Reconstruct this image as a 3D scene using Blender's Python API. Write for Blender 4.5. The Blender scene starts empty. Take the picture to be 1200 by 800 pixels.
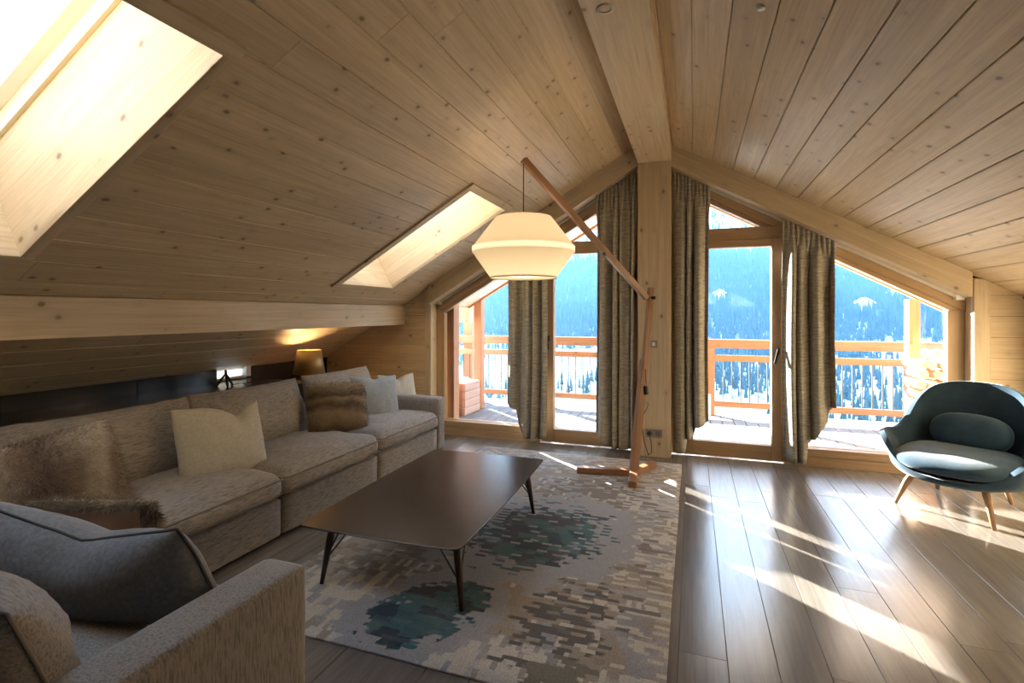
import bpy, bmesh, math, random
import numpy as np
from mathutils import Vector, Matrix, noise as mnoise
random.seed(7); RNG = np.random.default_rng(7)
scene = bpy.context.scene
COL = scene.collection

# ------------------------------------------------------------------ camera
H = 1.40; FPX = 600.0; VX = 812.0; HZ = 367.0
YAW = math.atan2(VX - 600.0, FPX)
cam_d = bpy.data.cameras.new('camera'); cam = bpy.data.objects.new('camera', cam_d); COL.objects.link(cam)
cam_d.sensor_width = 36.0; cam_d.lens = 36.0 * FPX / 1200.0
cam_d.shift_y = -(400.0 - HZ) / 1200.0
cam_d.clip_start = 0.05; cam_d.clip_end = 6000
cam.location = (0, 0, H); cam.rotation_euler = (math.pi / 2, 0, YAW)
scene.camera = cam
CA, SA = math.cos(YAW), math.sin(YAW)
def ray(u, v):
    x = (u - 600.0) / FPX
    return Vector((x * CA - SA, x * SA + CA, (HZ - v) / FPX))
def at_x(u, v, X): r = ray(u, v); t = X / r.x; return Vector((X, r.y * t, H + r.z * t))
def at_y(u, v, Y): r = ray(u, v); t = Y / r.y; return Vector((r.x * t, Y, H + r.z * t))
def at_z(u, v, Z): r = ray(u, v); t = (Z - H) / r.z; return Vector((r.x * t, r.y * t, Z))

# ------------------------------------------------------------------ world, sun, exposure
SUN_EL = math.radians(12.33); SUN_H = Vector((-0.745, 0.667, 0)).normalized()      # towards the sun
world = bpy.data.worlds.new('world'); scene.world = world; world.use_nodes = True
wn = world.node_tree.nodes; wl = world.node_tree.links
bg = wn['Background']
tcw = wn.new('ShaderNodeTexCoord'); spw = wn.new('ShaderNodeSeparateXYZ'); rmp = wn.new('ShaderNodeValToRGB')   # clear winter sky: pale horizon, bluer zenith
wl.new(tcw.outputs['Generated'], spw.inputs[0]); wl.new(spw.outputs[2], rmp.inputs[0])
rmp.color_ramp.elements[0].position = 0.0; rmp.color_ramp.elements[0].color = (0.78, 0.89, 1.0, 1)
rmp.color_ramp.elements[1].position = 0.8; rmp.color_ramp.elements[1].color = (0.40, 0.64, 1.0, 1)
wl.new(rmp.outputs[0], bg.inputs['Color'])
bg.inputs['Strength'].default_value = 1.55
sun_d = bpy.data.lights.new('sun_offscreen', 'SUN'); sun = bpy.data.objects.new('sun_offscreen', sun_d); COL.objects.link(sun)
sun_d.energy = 26.0; sun_d.angle = math.radians(0.35); sun_d.color = (1.0, 0.93, 0.82)
to_sun = (SUN_H * math.cos(SUN_EL) + Vector((0, 0, math.sin(SUN_EL))))
sun.rotation_euler = to_sun.to_track_quat('Z', 'Y').to_euler(); sun.location = to_sun * 40
vs = scene.view_settings
scene.display_settings.display_device = 'sRGB'
vs.view_transform = 'Standard'; vs.look = 'None'; vs.gamma = 1.0; vs.use_curve_mapping = False
vs.exposure = 2.55
cy = scene.cycles
cy.max_bounces = 10; cy.volume_bounces = 0; cy.diffuse_bounces = 6; cy.glossy_bounces = 3; cy.transmission_bounces = 6; cy.transparent_max_bounces = 16
cy.sample_clamp_indirect = 6.0; cy.caustics_reflective = False; cy.caustics_refractive = False
try: cy.use_denoising = True
except Exception: pass

# ------------------------------------------------------------------ roof geometry numbers
YW = 5.335                      # gable wall plane
RX, RZ = -0.397, 3.137          # ridge line of the ceiling planes
SL, SR = 0.582, 0.5493          # slopes
def ceil_z(x): return RZ + (SL * (x - RX) if x < RX else -SR * (x - RX))
NL = Vector((-SL, 0, 1)).normalized(); NR = Vector((SR, 0, 1)).normalized()
YB = -3.2                       # rear wall
XL, XR = -4.32, 2.60            # knee walls
YV = 7.15                       # verge of the roof overhang

# ------------------------------------------------------------------ materials
def new_mat(name):
    m = bpy.data.materials.new(name); m.use_nodes = True
    nt = m.node_tree; b = nt.nodes['Principled BSDF']
    return m, nt, b
def plain(name, col, rough=0.6, metal=0.0, spec=0.5, **kw):
    m, nt, b = new_mat(name)
    b.inputs['Base Color'].default_value = (*col, 1); b.inputs['Roughness'].default_value = rough
    b.inputs['Metallic'].default_value = metal; b.inputs['Specular IOR Level'].default_value = spec
    for k, v in kw.items(): b.inputs[k.replace('_', ' ')].default_value = v
    return m
class N:                                            # small node helper
    def __init__(s, nt): s.nt = nt
    def __call__(s, t, **kw):
        n = s.nt.nodes.new('ShaderNode' + t)
        for k, v in kw.items(): setattr(n, k, v)
        return n
    def link(s, a, b): s.nt.links.new(a, b)
    def math(s, op, a, b=None):
        n = s('Math', operation=op)
        for i, v in enumerate((a, b)):
            if v is None: continue
            if isinstance(v, (int, float)): n.inputs[i].default_value = v
            else: s.link(v, n.inputs[i])
        return n.outputs[0]
    def mix(s, f, a, b, blend='MIX'):
        n = s('Mix', data_type='RGBA', blend_type=blend)
        for sock, v in ((n.inputs[0], f), (n.inputs[6], a), (n.inputs[7], b)):
            if isinstance(v, (int, float)): sock.default_value = v
            elif isinstance(v, tuple): sock.default_value = (*v, 1)
            else: s.link(v, sock)
        return n.outputs[2]
    def ramp(s, f, stops, interp='LINEAR'):
        n = s('ValToRGB'); n.color_ramp.interpolation = interp
        e = n.color_ramp.elements
        while len(e) < len(stops): e.new(0.5)
        for el, (p, c) in zip(e, stops):
            el.position = p; el.color = (*c, 1) if isinstance(c, tuple) else (c, c, c, 1)
        s.link(f, n.inputs[0]); return n.outputs[0]
    def coords(s, scale=(1, 1, 1), rand=0.0, kind='Object', rot=(0, 0, 0)):
        tc = s('TexCoord'); mp = s('Mapping'); mp.inputs['Scale'].default_value = scale; mp.inputs['Rotation'].default_value = rot
        src = tc.outputs[kind]
        if rand:
            oi = s('ObjectInfo'); cmb = s('CombineXYZ'); r = s.math('MULTIPLY', oi.outputs['Random'], rand)
            for i in range(3): s.link(r, cmb.inputs[i])
            va = s('VectorMath', operation='ADD'); s.link(src, va.inputs[0]); s.link(cmb.outputs[0], va.inputs[1]); src = va.outputs[0]
        s.link(src, mp.inputs['Vector']); return mp.outputs[0]
    def noise(s, vec, scale, detail=4.0, rough=0.5, dist=0.0):
        n = s('TexNoise'); n.inputs['Scale'].default_value = scale; n.inputs['Detail'].default_value = detail
        n.inputs['Roughness'].default_value = rough; n.inputs['Distortion'].default_value = dist
        s.link(vec, n.inputs['Vector']); return n.outputs['Fac']
    def bump(s, b, h, strength=0.2, dist=0.01):
        n = s('Bump'); n.inputs['Strength'].default_value = strength; n.inputs['Distance'].default_value = dist
        s.link(h, n.inputs['Height']); s.link(n.outputs[0], b.inputs['Normal'])

def wood(name, light, dark, knot=None, rough=0.55, grain=1.0, vary=0.12, spec=0.4, knot_scale=5.0, knot_size=0.13, bump=0.06):
    """sawn timber; the board's length runs along local X"""
    m, nt, b = new_mat(name); n = N(nt)
    v = n.coords((0.55, 11 * grain, 11 * grain), rand=37.0)
    g = n.noise(v, 1.6, 5, 0.55, 1.4)
    v2 = n.coords((2.5, 90 * grain, 90 * grain), rand=53.0)
    f = n.noise(v2, 1.0, 3, 0.6)
    c = n.ramp(g, [(0.30, dark), (0.50, tuple(0.5 * (a + d) for a, d in zip(light, dark))), (0.72, light)])
    c = n.mix(n.math('MULTIPLY', n.ramp(f, [(0.45, 0.0), (0.72, 1.0)]), 0.34), c, tuple(x * 0.62 for x in dark))
    if knot:
        vk = n.coords((0.75, 1, 1), rand=91.0)
        vd = n.coords((1, 1, 1), rand=91.0)
        vo = n('TexVoronoi'); vo.inputs['Scale'].default_value = knot_scale; n.link(vk, vo.inputs['Vector'])
        d = n.math('ADD', vo.outputs['Distance'], n.math('MULTIPLY', n.noise(vd, 40, 2), 0.05))
        k = n.ramp(d, [(knot_size * 0.55, 1.0), (knot_size, 0.0)])
        halo = n.ramp(d, [(knot_size * 0.8, 0.35), (knot_size * 2.2, 0.0)])
        c = n.mix(halo, c, tuple(x * 0.8 for x in dark))
        c = n.mix(n.math('MULTIPLY', k, 0.8), c, knot)
    oi = n('ObjectInfo'); hv = n('HueSaturation')
    val = n.math('ADD', n.math('MULTIPLY', oi.outputs['Random'], 2 * vary), 1 - vary)
    n.link(val, hv.inputs['Value']); n.link(c, hv.inputs['Color']); n.link(hv.outputs[0], b.inputs['Base Color'])
    b.inputs['Roughness'].default_value = rough; b.inputs['Specular IOR Level'].default_value = spec
    n.bump(b, n.math('ADD', g, n.math('MULTIPLY', f, 0.5)), bump, 0.01)
    return m

def fabric(name, a, c, streak=(90, 9, 90), scale=1.0, weave=420, rough=0.95, amount=1.0, sheen=0.25, lo=0.38, hi=0.66, cloud=0.25):
    m, nt, b = new_mat(name); n = N(nt)
    v = n.coords(streak, rand=11.0); s1 = n.noise(v, scale, 4, 0.65, 0.3)
    col = n.ramp(s1, [(lo, c), (hi, a)])
    if amount < 1: col = n.mix(amount, a, col)
    big = n.noise(n.coords((1, 1, 1), rand=5.0), 5.0, 3)
    col = n.mix(n.math('MULTIPLY', big, cloud), col, tuple(x * 0.6 for x in c))
    w = n.noise(n.coords((1, 1, 1)), weave, 2)
    col = n.mix(0.25, col, n.mix(w, tuple(x * 0.5 for x in c), tuple(min(1, x * 1.35) for x in a)))
    n.link(col, b.inputs['Base Color']); b.inputs['Roughness'].default_value = rough
    b.inputs['Specular IOR Level'].default_value = 0.15
    b.inputs['Sheen Weight'].default_value = sheen; b.inputs['Sheen Roughness'].default_value = 0.4
    n.bump(b, n.math('ADD', s1, n.math('MULTIPLY', w, 0.6)), 0.35, 0.004)
    return m

PINE = wood('pine_board', (0.67, 0.535, 0.355), (0.51, 0.39, 0.245), knot=(0.15, 0.09, 0.055), rough=0.5, vary=0.07, knot_scale=8.6, knot_size=0.16)
PINE_BEAM = wood('pine_beam', (0.66, 0.54, 0.375), (0.52, 0.41, 0.27), knot=(0.19, 0.12, 0.085), rough=0.5, vary=0.03, knot_scale=7.0, knot_size=0.15)
PINE_PALE = wood('pine_lining', (0.67, 0.535, 0.355), (0.51, 0.39, 0.245), knot=(0.19, 0.12, 0.085), rough=0.5, vary=0.03, knot_scale=7.0, knot_size=0.15)
FRAME = wood('larch_frame', (0.50, 0.34, 0.19), (0.40, 0.265, 0.145), knot=(0.12, 0.06, 0.03), rough=0.42, vary=0.05, knot_scale=3.2, knot_size=0.06)
OAK = wood('oak_floor', (0.235, 0.215, 0.193), (0.155, 0.140, 0.124), knot=(0.06, 0.045, 0.035), rough=0.22, vary=0.14, spec=1.0, grain=0.8, knot_scale=2.6, knot_size=0.05, bump=0.03)
OAK_SUB = plain('floor_joint', (0.06, 0.05, 0.042), 0.9)
LARCH = wood('larch_outside', (0.38, 0.205, 0.11), (0.29, 0.148, 0.074), knot=(0.2, 0.09, 0.04), rough=0.6, vary=0.06)
LARCH_PALE = wood('larch_weathered', (0.46, 0.34, 0.28), (0.36, 0.25, 0.20), knot=(0.2, 0.1, 0.06), rough=0.7, vary=0.08)
SOFFIT = wood('soffit_board', (0.66, 0.55, 0.46), (0.58, 0.46, 0.37), knot=(0.3, 0.2, 0.15), rough=0.6, vary=0.05)
DECKM = wood('deck_board', (0.155, 0.150, 0.145), (0.11, 0.106, 0.102), rough=0.7, vary=0.12)
REDWOOD = wood('redwood_slat', (0.22, 0.10, 0.06), (0.16, 0.07, 0.04), rough=0.6, vary=0.1)
LAMPWOOD = wood('lamp_beech', (0.40, 0.215, 0.115), (0.31, 0.155, 0.08), rough=0.4, vary=0.02)
DARKOAK = wood('table_wenge', (0.046, 0.036, 0.032), (0.028, 0.022, 0.020), rough=0.25, vary=0.02, spec=0.38, bump=0.03)
LEGWOOD = wood('table_leg_wood', (0.075, 0.045, 0.03), (0.045, 0.027, 0.019), rough=0.4, vary=0.02)
CHAIRLEG = wood('chair_leg_oak', (0.46, 0.27, 0.15), (0.36, 0.20, 0.10), rough=0.45, vary=0.03)
LOG = wood('split_log', (0.72, 0.56, 0.38), (0.52, 0.36, 0.22), rough=0.8, vary=0.2)
WHITE = plain('white_paint', (0.80, 0.80, 0.77), 0.45)
CREAM = plain('sash_cream', (0.74, 0.68, 0.52), 0.4)
BLACK = plain('black_metal', (0.012, 0.012, 0.013), 0.45)
STEEL = plain('dark_steel', (0.06, 0.06, 0.06), 0.35, 0.8)
GREYPL = plain('grey_plate', (0.30, 0.285, 0.26), 0.35, 0.6)
GREYDK = plain('socket_insert', (0.16, 0.155, 0.15), 0.4)
BRASS = plain('brushed_gold', (0.40, 0.29, 0.12), 0.45, 0.45)
DARKWALL = plain('smoked_panel', (0.022, 0.021, 0.019), 0.16, 0.0, 0.5)
SNOW = plain('snow', (0.62, 0.68, 0.76), 0.8)
RAILM = plain('curtain_rail_grey', (0.62, 0.60, 0.54), 0.4)

def glass_mat(name, tint=(1, 1, 1)):
    m = bpy.data.materials.new(name); m.use_nodes = True; nt = m.node_tree; n = N(nt)
    for x in list(nt.nodes): nt.nodes.remove(x)
    out = n('OutputMaterial'); t = n('BsdfTransparent'); g = n('BsdfGlossy'); mx = n('MixShader'); fr = n('Fresnel')
    t.inputs[0].default_value = (*tint, 1); g.inputs['Roughness'].default_value = 0.0; fr.inputs[0].default_value = 1.45
    n.link(n.math('MULTIPLY', fr.outputs[0], 0.5), mx.inputs[0]); n.link(t.outputs[0], mx.inputs[1]); n.link(g.outputs[0], mx.inputs[2]); n.link(mx.outputs[0], out.inputs[0])
    return m
GLASS = glass_mat('window_glass', (0.97, 0.985, 0.99))

def shade_mat(name='lamp_linen', a=(0.72, 0.645, 0.515), b_=(0.80, 0.73, 0.60), tr=0.45):
    m = bpy.data.materials.new(name); m.use_nodes = True; nt = m.node_tree; n = N(nt)
    for x in list(nt.nodes): nt.nodes.remove(x)
    out = n('OutputMaterial'); d = n('BsdfDiffuse'); t = n('BsdfTranslucent'); mx = n('MixShader')
    w = n.noise(n.coords((1, 1, 1)), 300, 2)
    c = n.mix(w, a, b_)
    n.link(c, d.inputs[0]); n.link(c, t.inputs[0]); mx.inputs[0].default_value = tr
    n.link(d.outputs[0], mx.inputs[1]); n.link(t.outputs[0], mx.inputs[2]); n.link(mx.outputs[0], out.inputs[0]); return m
LINENSHADE = shade_mat(); BANDM = shade_mat('lamp_band', (0.93, 0.90, 0.82), (0.95, 0.93, 0.87), 0.6)
def emit(name, col, s):
    m, nt, b = new_mat(name); b.inputs['Emission Color'].default_value = (*col, 1); b.inputs['Emission Strength'].default_value = s
    b.inputs['Base Color'].default_value = (*col, 1); return m
BULB = emit('bulb_glow', (1.0, 0.78, 0.5), 3.0)

SOFA = fabric('sofa_chenille', (0.37, 0.335, 0.295), (0.15, 0.133, 0.12), streak=(150, 17, 150), lo=0.37, hi=0.55)
SOFA_B = fabric('sofa_chenille_back', (0.37, 0.335, 0.295), (0.15, 0.133, 0.12), streak=(17, 150, 150), lo=0.37, hi=0.55)
SOFA_N = fabric('sofa_chenille_return', (0.37, 0.335, 0.295), (0.15, 0.133, 0.12), streak=(150, 150, 17), lo=0.37, hi=0.55)
SOFA_NB = fabric('sofa_chenille_return_back', (0.37, 0.335, 0.295), (0.15, 0.133, 0.12), streak=(17, 150, 150), lo=0.37, hi=0.55)
LINEN = fabric('linen_natural', (0.57, 0.545, 0.475), (0.46, 0.435, 0.37), streak=(60, 60, 60), weave=500, cloud=0.1)
LINEN2 = fabric('linen_pale', (0.56, 0.53, 0.46), (0.46, 0.43, 0.36), streak=(60, 60, 60), weave=500, cloud=0.1)
BLUEGREY = fabric('blue_grey_linen', (0.36, 0.40, 0.42), (0.28, 0.315, 0.335), streak=(60, 60, 60), weave=500, cloud=0.1)
DENIM = fabric('slate_blue_weave', (0.25, 0.258, 0.265), (0.15, 0.155, 0.16), streak=(70, 70, 70), weave=380, cloud=0.15, sheen=0.5)
SKYBLUE = fabric('light_blue_weave', (0.40, 0.45, 0.47), (0.30, 0.34, 0.36), streak=(70, 70, 70), weave=380, cloud=0.1)
PIPING = plain('piping_grey', (0.06, 0.06, 0.058), 0.9)
PIPING_S = plain('piping_taupe', (0.20, 0.175, 0.15), 0.9)
SUEDE = plain('suede_tan', (0.34, 0.215, 0.15), 0.95)
VELVET = fabric('petrol_velvet', (0.046, 0.094, 0.140), (0.028, 0.058, 0.090), streak=(8, 8, 8), weave=300, sheen=0.3, cloud=0.1)
VELVET_D = fabric('petrol_velvet_shell', (0.040, 0.078, 0.115), (0.025, 0.050, 0.076), streak=(8, 8, 8), weave=300, sheen=0.3, cloud=0.1)

def fur_mat(name, seedv, bands, freq, ax=0):
    m, nt, b = new_mat(name); n = N(nt)
    tc = n('TexCoord'); sp = n('SeparateXYZ'); n.link(tc.outputs['Object'], sp.inputs[0])
    wob = n.noise(n.coords((1, 1, 1)), 5 + seedv, 2)
    p = n.math('ADD', n.math('MULTIPLY', sp.outputs[ax], freq), n.math('MULTIPLY', wob, 0.55))
    p = n.math('FRACT', n.math('ADD', p, seedv * 0.37))
    c = n.ramp(p, bands)
    fine = n.noise(n.coords((160, 160, 160)), 1.0, 3)
    c = n.mix(n.math('MULTIPLY', fine, 0.55), c, (0.07, 0.045, 0.03))
    n.link(c, b.inputs['Base Color']); b.inputs['Roughness'].default_value = 0.9; b.inputs['Specular IOR Level'].default_value = 0.2
    b.inputs['Sheen Weight'].default_value = 0.4
    return m
FUR_D = fur_mat('fur_brown', 1.0, [(0.0, (0.13, 0.082, 0.05)), (0.25, (0.36, 0.265, 0.165)), (0.45, (0.50, 0.39, 0.25)), (0.65, (0.17, 0.11, 0.068)), (0.85, (0.42, 0.32, 0.20)), (1.0, (0.13, 0.082, 0.05))], 3.4, 1)
FUR_L = fur_mat('fur_cream', 2.0, [(0.0, (0.20, 0.13, 0.085)), (0.25, (0.40, 0.30, 0.20)), (0.5, (0.72, 0.62, 0.47)), (0.7, (0.36, 0.26, 0.17)), (1.0, (0.20, 0.13, 0.085))], 2.6, 0)

def curtain_mat():
    m, nt, b = new_mat('curtain_slub'); n = N(nt)
    s1 = n.noise(n.coords((16, 16, 230), rand=9.0), 1.0, 4, 0.65)
    s2 = n.noise(n.coords((9, 9, 90), rand=4.0), 1.0, 3, 0.6)
    c = n.ramp(n.math('ADD', n.math('MULTIPLY', s1, 0.65), n.math('MULTIPLY', s2, 0.35)), [(0.34, (0.20, 0.182, 0.148)), (0.50, (0.37, 0.345, 0.285)), (0.66, (0.60, 0.565, 0.485))])
    n.link(c, b.inputs['Base Color']); b.inputs['Roughness'].default_value = 0.9; b.inputs['Specular IOR Level'].default_value = 0.1
    n.bump(b, s1, 0.25, 0.003); return m
CURTAIN = curtain_mat()

# ------------------------------------------------------------------ mesh helpers
class MB:
    def __init__(s): s.v = []; s.f = []
    def add(s, vs, fs):
        o = len(s.v); s.v += [tuple(p) for p in vs]; s.f += [tuple(i + o for i in f) for f in fs]; return s
    def box(s, a, b):
        x0, y0, z0 = a; x1, y1, z1 = b
        return s.add([(x0,y0,z0),(x1,y0,z0),(x1,y1,z0),(x0,y1,z0),(x0,y0,z1),(x1,y0,z1),(x1,y1,z1),(x0,y1,z1)],
                     [(0,3,2,1),(4,5,6,7),(0,1,5,4),(1,2,6,5),(2,3,7,6),(3,0,4,7)])
    def prism(s, poly, y0, y1):                 # polygon in XZ extruded along Y (counter-clockwise seen from -Y)
        n = len(poly); vs = [(x, y0, z) for x, z in poly] + [(x, y1, z) for x, z in poly]
        fs = [tuple(range(n)), tuple(range(2 * n - 1, n - 1, -1))] + [(i, i + n, (i + 1) % n + n, (i + 1) % n) for i in range(n)]
        return s.add(vs, fs)
    def tube(s, pts, rad, seg=8, cap=True, closed=False):
        pts = [Vector(p) for p in pts]; n = len(pts)
        rad = rad if isinstance(rad, (list, tuple)) else [rad] * n
        rings = []; ref = None
        for i, p in enumerate(pts):
            if closed: t = (pts[(i + 1) % n] - pts[i - 1])
            else: t = pts[min(i + 1, n - 1)] - pts[max(i - 1, 0)]
            t = t.normalized() if t.length > 1e-9 else Vector((0, 0, 1))
            if ref is None: ref = t.orthogonal().normalized()
            ref = (ref - t * ref.dot(t)); ref = ref.normalized() if ref.length > 1e-6 else t.orthogonal().normalized()
            bi = t.cross(ref)
            rings.append([p + (ref * math.cos(2 * math.pi * k / seg) + bi * math.sin(2 * math.pi * k / seg)) * rad[i] for k in range(seg)])
        vs = [q for r in rings for q in r]; fs = []
        m = n if closed else n - 1
        for i in range(m):
            j = (i + 1) % n
            for k in range(seg): fs.append((i * seg + k, i * seg + (k + 1) % seg, j * seg + (k + 1) % seg, j * seg + k))
        if cap and not closed: fs += [tuple(range(seg - 1, -1, -1)), tuple((n - 1) * seg + k for k in range(seg))]
        return s.add(vs, fs)
    def lathe(s, prof, c=(0, 0, 0), seg=32):
        vs = [(c[0] + r * math.cos(2 * math.pi * k / seg), c[1] + r * math.sin(2 * math.pi * k / seg), c[2] + z) for r, z in prof for k in range(seg)]
        fs = [(i * seg + k, i * seg + (k + 1) % seg, (i + 1) * seg + (k + 1) % seg, (i + 1) * seg + k) for i in range(len(prof) - 1) for k in range(seg)]
        return s.add(vs, fs)
    def bar(s, a, b, w, h, up=(0, 0, 1)):       # square bar between two points
        a, b = Vector(a), Vector(b); t = (b - a).normalized(); x = t.cross(Vector(up)).normalized(); z = x.cross(t)
        vs = [p + x * (sx * w / 2) + z * (sz * h / 2) for p in (a, b) for sx, sz in ((-1, -1), (1, -1), (1, 1), (-1, 1))]
        return s.add(vs, [(0,3,2,1),(4,5,6,7),(0,1,5,4),(1,2,6,5),(2,3,7,6),(3,0,4,7)])
    def mesh(s, name):
        m = bpy.data.meshes.new(name); m.from_pydata(s.v, [], s.f); m.validate(); 
        bm = bmesh.new(); bm.from_mesh(m); bmesh.ops.recalc_face_normals(bm, faces=bm.faces); bm.to_mesh(m); bm.free()
        return m
PMAT = {}
def link(o, parent=None):
    COL.objects.link(o)
    if parent is not None:
        o.parent = parent; o.matrix_parent_inverse = PMAT.get(parent.name, Matrix.Identity(4)).inverted()
    return o
def obj(name, mb, mat, parent=None, smooth=False, bevel=0.0, matrix=None):
    me = mb.mesh(name) if isinstance(mb, MB) else mb
    if mat is not None and not me.materials: me.materials.append(mat)
    if smooth: me.polygons.foreach_set('use_smooth', [True] * len(me.polygons))
    o = bpy.data.objects.new(name, me); link(o, parent)
    if matrix is not None:
        o.matrix_basis = matrix
        PMAT[o.name] = matrix
    if bevel:
        md = o.modifiers.new('bevel', 'BEVEL'); md.width = bevel; md.segments = 2; md.limit_method = 'ANGLE'
    return o
def tag(o, label=None, cat=None, group=None, kind=None):
    if label: o['label'] = label
    if cat: o['category'] = cat
    if group: o['group'] = group
    if kind: o['kind'] = kind
    return o
def thing(name, label, cat, loc=(0, 0, 0), group=None, kind=None, rotz=0.0):
    o = bpy.data.objects.new(name, None); o.empty_display_size = 0.1; COL.objects.link(o)
    o.location = loc; o.rotation_euler = (0, 0, rotz)
    PMAT[o.name] = Matrix.Translation(Vector(loc)) @ Matrix.Rotation(rotz, 4, 'Z')
    return tag(o, label, cat, group, kind)
BOARDS = {}
def board(name, p0, p1, w, t, face, mat, parent=None, ch=0.002, widthdir=None):
    """one board: local X along its length, local +Z (the seen face) along `face`; p0-p1 run along the middle of the seen face"""
    p0, p1 = Vector(p0), Vector(p1); L = (p1 - p0).length
    key = (round(L, 3), round(w, 3), round(t, 3), round(ch, 4), mat.name)
    me = BOARDS.get(key)
    if me is None:
        hw = w / 2; sec = [(-hw, -t), (hw, -t), (hw, -ch), (hw - ch, 0), (-hw + ch, 0), (-hw, -ch)]
        n = 6; vs = [(x, y, z) for x in (-L / 2, L / 2) for y, z in sec]
        fs = [tuple(range(n - 1, -1, -1)), tuple(range(n, 2 * n))] + [(i, (i + 1) % n, (i + 1) % n + n, i + n) for i in range(n)]
        me = MB().add(vs, fs).mesh(name); me.materials.append(mat); BOARDS[key] = me
    x = (p1 - p0).normalized(); z = Vector(face); z = (z - x * z.dot(x)).normalized(); y = z.cross(x)
    M = Matrix(((x.x, y.x, z.x), (x.y, y.y, z.y), (x.z, y.z, z.z))).to_4x4(); M.translation = (p0 + p1) / 2
    return obj(name, me, None, parent, matrix=M)
def timber(name, a, b, mat, parent=None, axis='x', bevel=0.004):
    """box between corners a and b whose material grain follows `axis`"""
    a, b = Vector(a), Vector(b); c = (a + b) / 2; d = b - a
    R = {'x': Matrix.Identity(3), 'y': Matrix.Rotation(math.pi / 2, 3, 'Z'), 'z': Matrix.Rotation(-math.pi / 2, 3, 'Y')}[axis]
    loc = R.inverted() @ d; h = [abs(q) / 2 for q in loc]
    M = R.to_4x4(); M.translation = c
    return obj(name, MB().box([-q for q in h], h), mat, parent, matrix=M, bevel=bevel)
def prism_grain(name, poly, y0, y1, mat, d, parent=None):
    """polygon in XZ, extruded in Y; grain (local X) follows the XZ direction d"""
    d = Vector((d[0], 0, d[1])).normalized(); y = Vector((0, 1, 0)); z = d.cross(y)
    M = Matrix(((d.x, y.x, z.x), (d.y, y.y, z.y), (d.z, y.z, z.z))).to_4x4()
    cx = sum(p[0] for p in poly) / len(poly); cz = sum(p[1] for p in poly) / len(poly); M.translation = (cx, (y0 + y1) / 2, cz)
    mb = MB().prism(poly, y0, y1); Mi = M.inverted(); mb.v = [tuple(Mi @ Vector(p)) for p in mb.v]
    return obj(name, mb, mat, parent, matrix=M)
#--STRUCTURE--
ST = dict(kind='structure')
# ------------------------------------------------------------------ floor
floor = obj('floor', MB().box((XL - 0.1, YB, -0.20), (XR + 0.1, YW + 0.02, -0.014)), OAK_SUB)
tag(floor, 'wide oak plank floor with a cool sheen', 'floor', **ST)
PW = 0.187; x0 = 0.131 - 24 * PW; k = 0
for i in range(40):
    xa = x0 + i * PW
    if xa + PW < XL or xa > XR: continue
    y = YB + random.uniform(-1.6, -0.1)
    if abs(xa - 0.878) < 0.02: y = YB + (2.30 - YB) % 2.2 - 2.2
    while y < YW:
        ya, yb = max(y, YB), min(y + 2.2, YW)
        if yb - ya > 0.05:
            board('plank', (xa + PW / 2, ya + 0.001, 0), (xa + PW / 2, yb - 0.001, 0), PW - 0.0018, 0.014, (0, 0, 1), OAK, floor, 0.0012)
        y += 2.2

# ------------------------------------------------------------------ roof shell and ceilings
SKY = [(-2.910, -1.684, 3.74, 4.54), (-2.910, -1.684, 0.66, 1.46)]      # skylight openings on the left slope (x0, x1, y0, y1)
def lp(x, y, off=0.0): return Vector((x, y, ceil_z(x))) + NL * off
def rp(x, y, off=0.0): return Vector((x, y, RZ - SR * (x - RX))) + NR * off
def slab(mb, f, xa, xb, ya, yb, o0, o1):
    p = [f(xa, ya, o0), f(xb, ya, o0), f(xb, yb, o0), f(xa, yb, o0), f(xa, ya, o1), f(xb, ya, o1), f(xb, yb, o1), f(xa, yb, o1)]
    mb.add(p, [(0,3,2,1),(4,5,6,7),(0,1,5,4),(1,2,6,5),(2,3,7,6),(3,0,4,7)])
mb = MB()
XE = -4.75; XO = -3.47         # eave inside, overhang cut short here to let the low sun in
ys = [YB - 0.2, 0.645, 1.475, 3.725, 4.555, YV]
for a, b in zip(ys, ys[1:]):
    if (a, b) in ((0.645, 1.475), (3.725, 4.555)):
        slab(mb, lp, XE, -2.925, a, b, 0.02, 0.62); slab(mb, lp, -1.669, RX + 0.02, a, b, 0.02, 0.62)
    elif b < 5: slab(mb, lp, XE, RX + 0.02, a, b, 0.02, 0.62)
    else:
        slab(mb, lp, XE, RX + 0.02, a, 5.50, 0.02, 0.12); slab(mb, lp, XO, RX + 0.02, 5.50, b, 0.02, 0.12)
ceil_l = tag(obj('ceiling_left', mb, PINE), 'sloping ceiling of knotty pine boards with two roof windows', 'ceiling', **ST)
mb = MB(); slab(mb, rp, RX - 0.02, 3.1, YB - 0.2, 5.5, 0.02, 0.4); slab(mb, rp, RX - 0.02, 3.1, 5.5, YV, 0.02, 0.12)
ceil_r = tag(obj('ceiling_right', mb, PINE), 'sloping ceiling of knotty pine boards without roof windows', 'ceiling', **ST)
CW = 0.164; cwl = CW * math.sqrt(1 + SL * SL)
for kx in range(-8, 17):
    xb = -1.645 - CW * kx; xa = xb - CW
    if xa > -0.45 or xb < XL: continue
    xm = (xa + xb) / 2
    if -2.96 < xa and xb < -1.64: spans = [(YB, 0.62), (1.50, 3.69), (4.58, YW)]
    else:
        j = random.uniform(0.4, 2.6); spans = [(YB, j), (j, YW)]
    for a, b in spans: board('ceiling_board', lp(xm, a), lp(xm, b - 0.002), cwl - 0.003, 0.02, -NL, PINE, ceil_l, 0.003)
CWR = 0.178; cwr = CWR * math.sqrt(1 + SR * SR)
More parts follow.
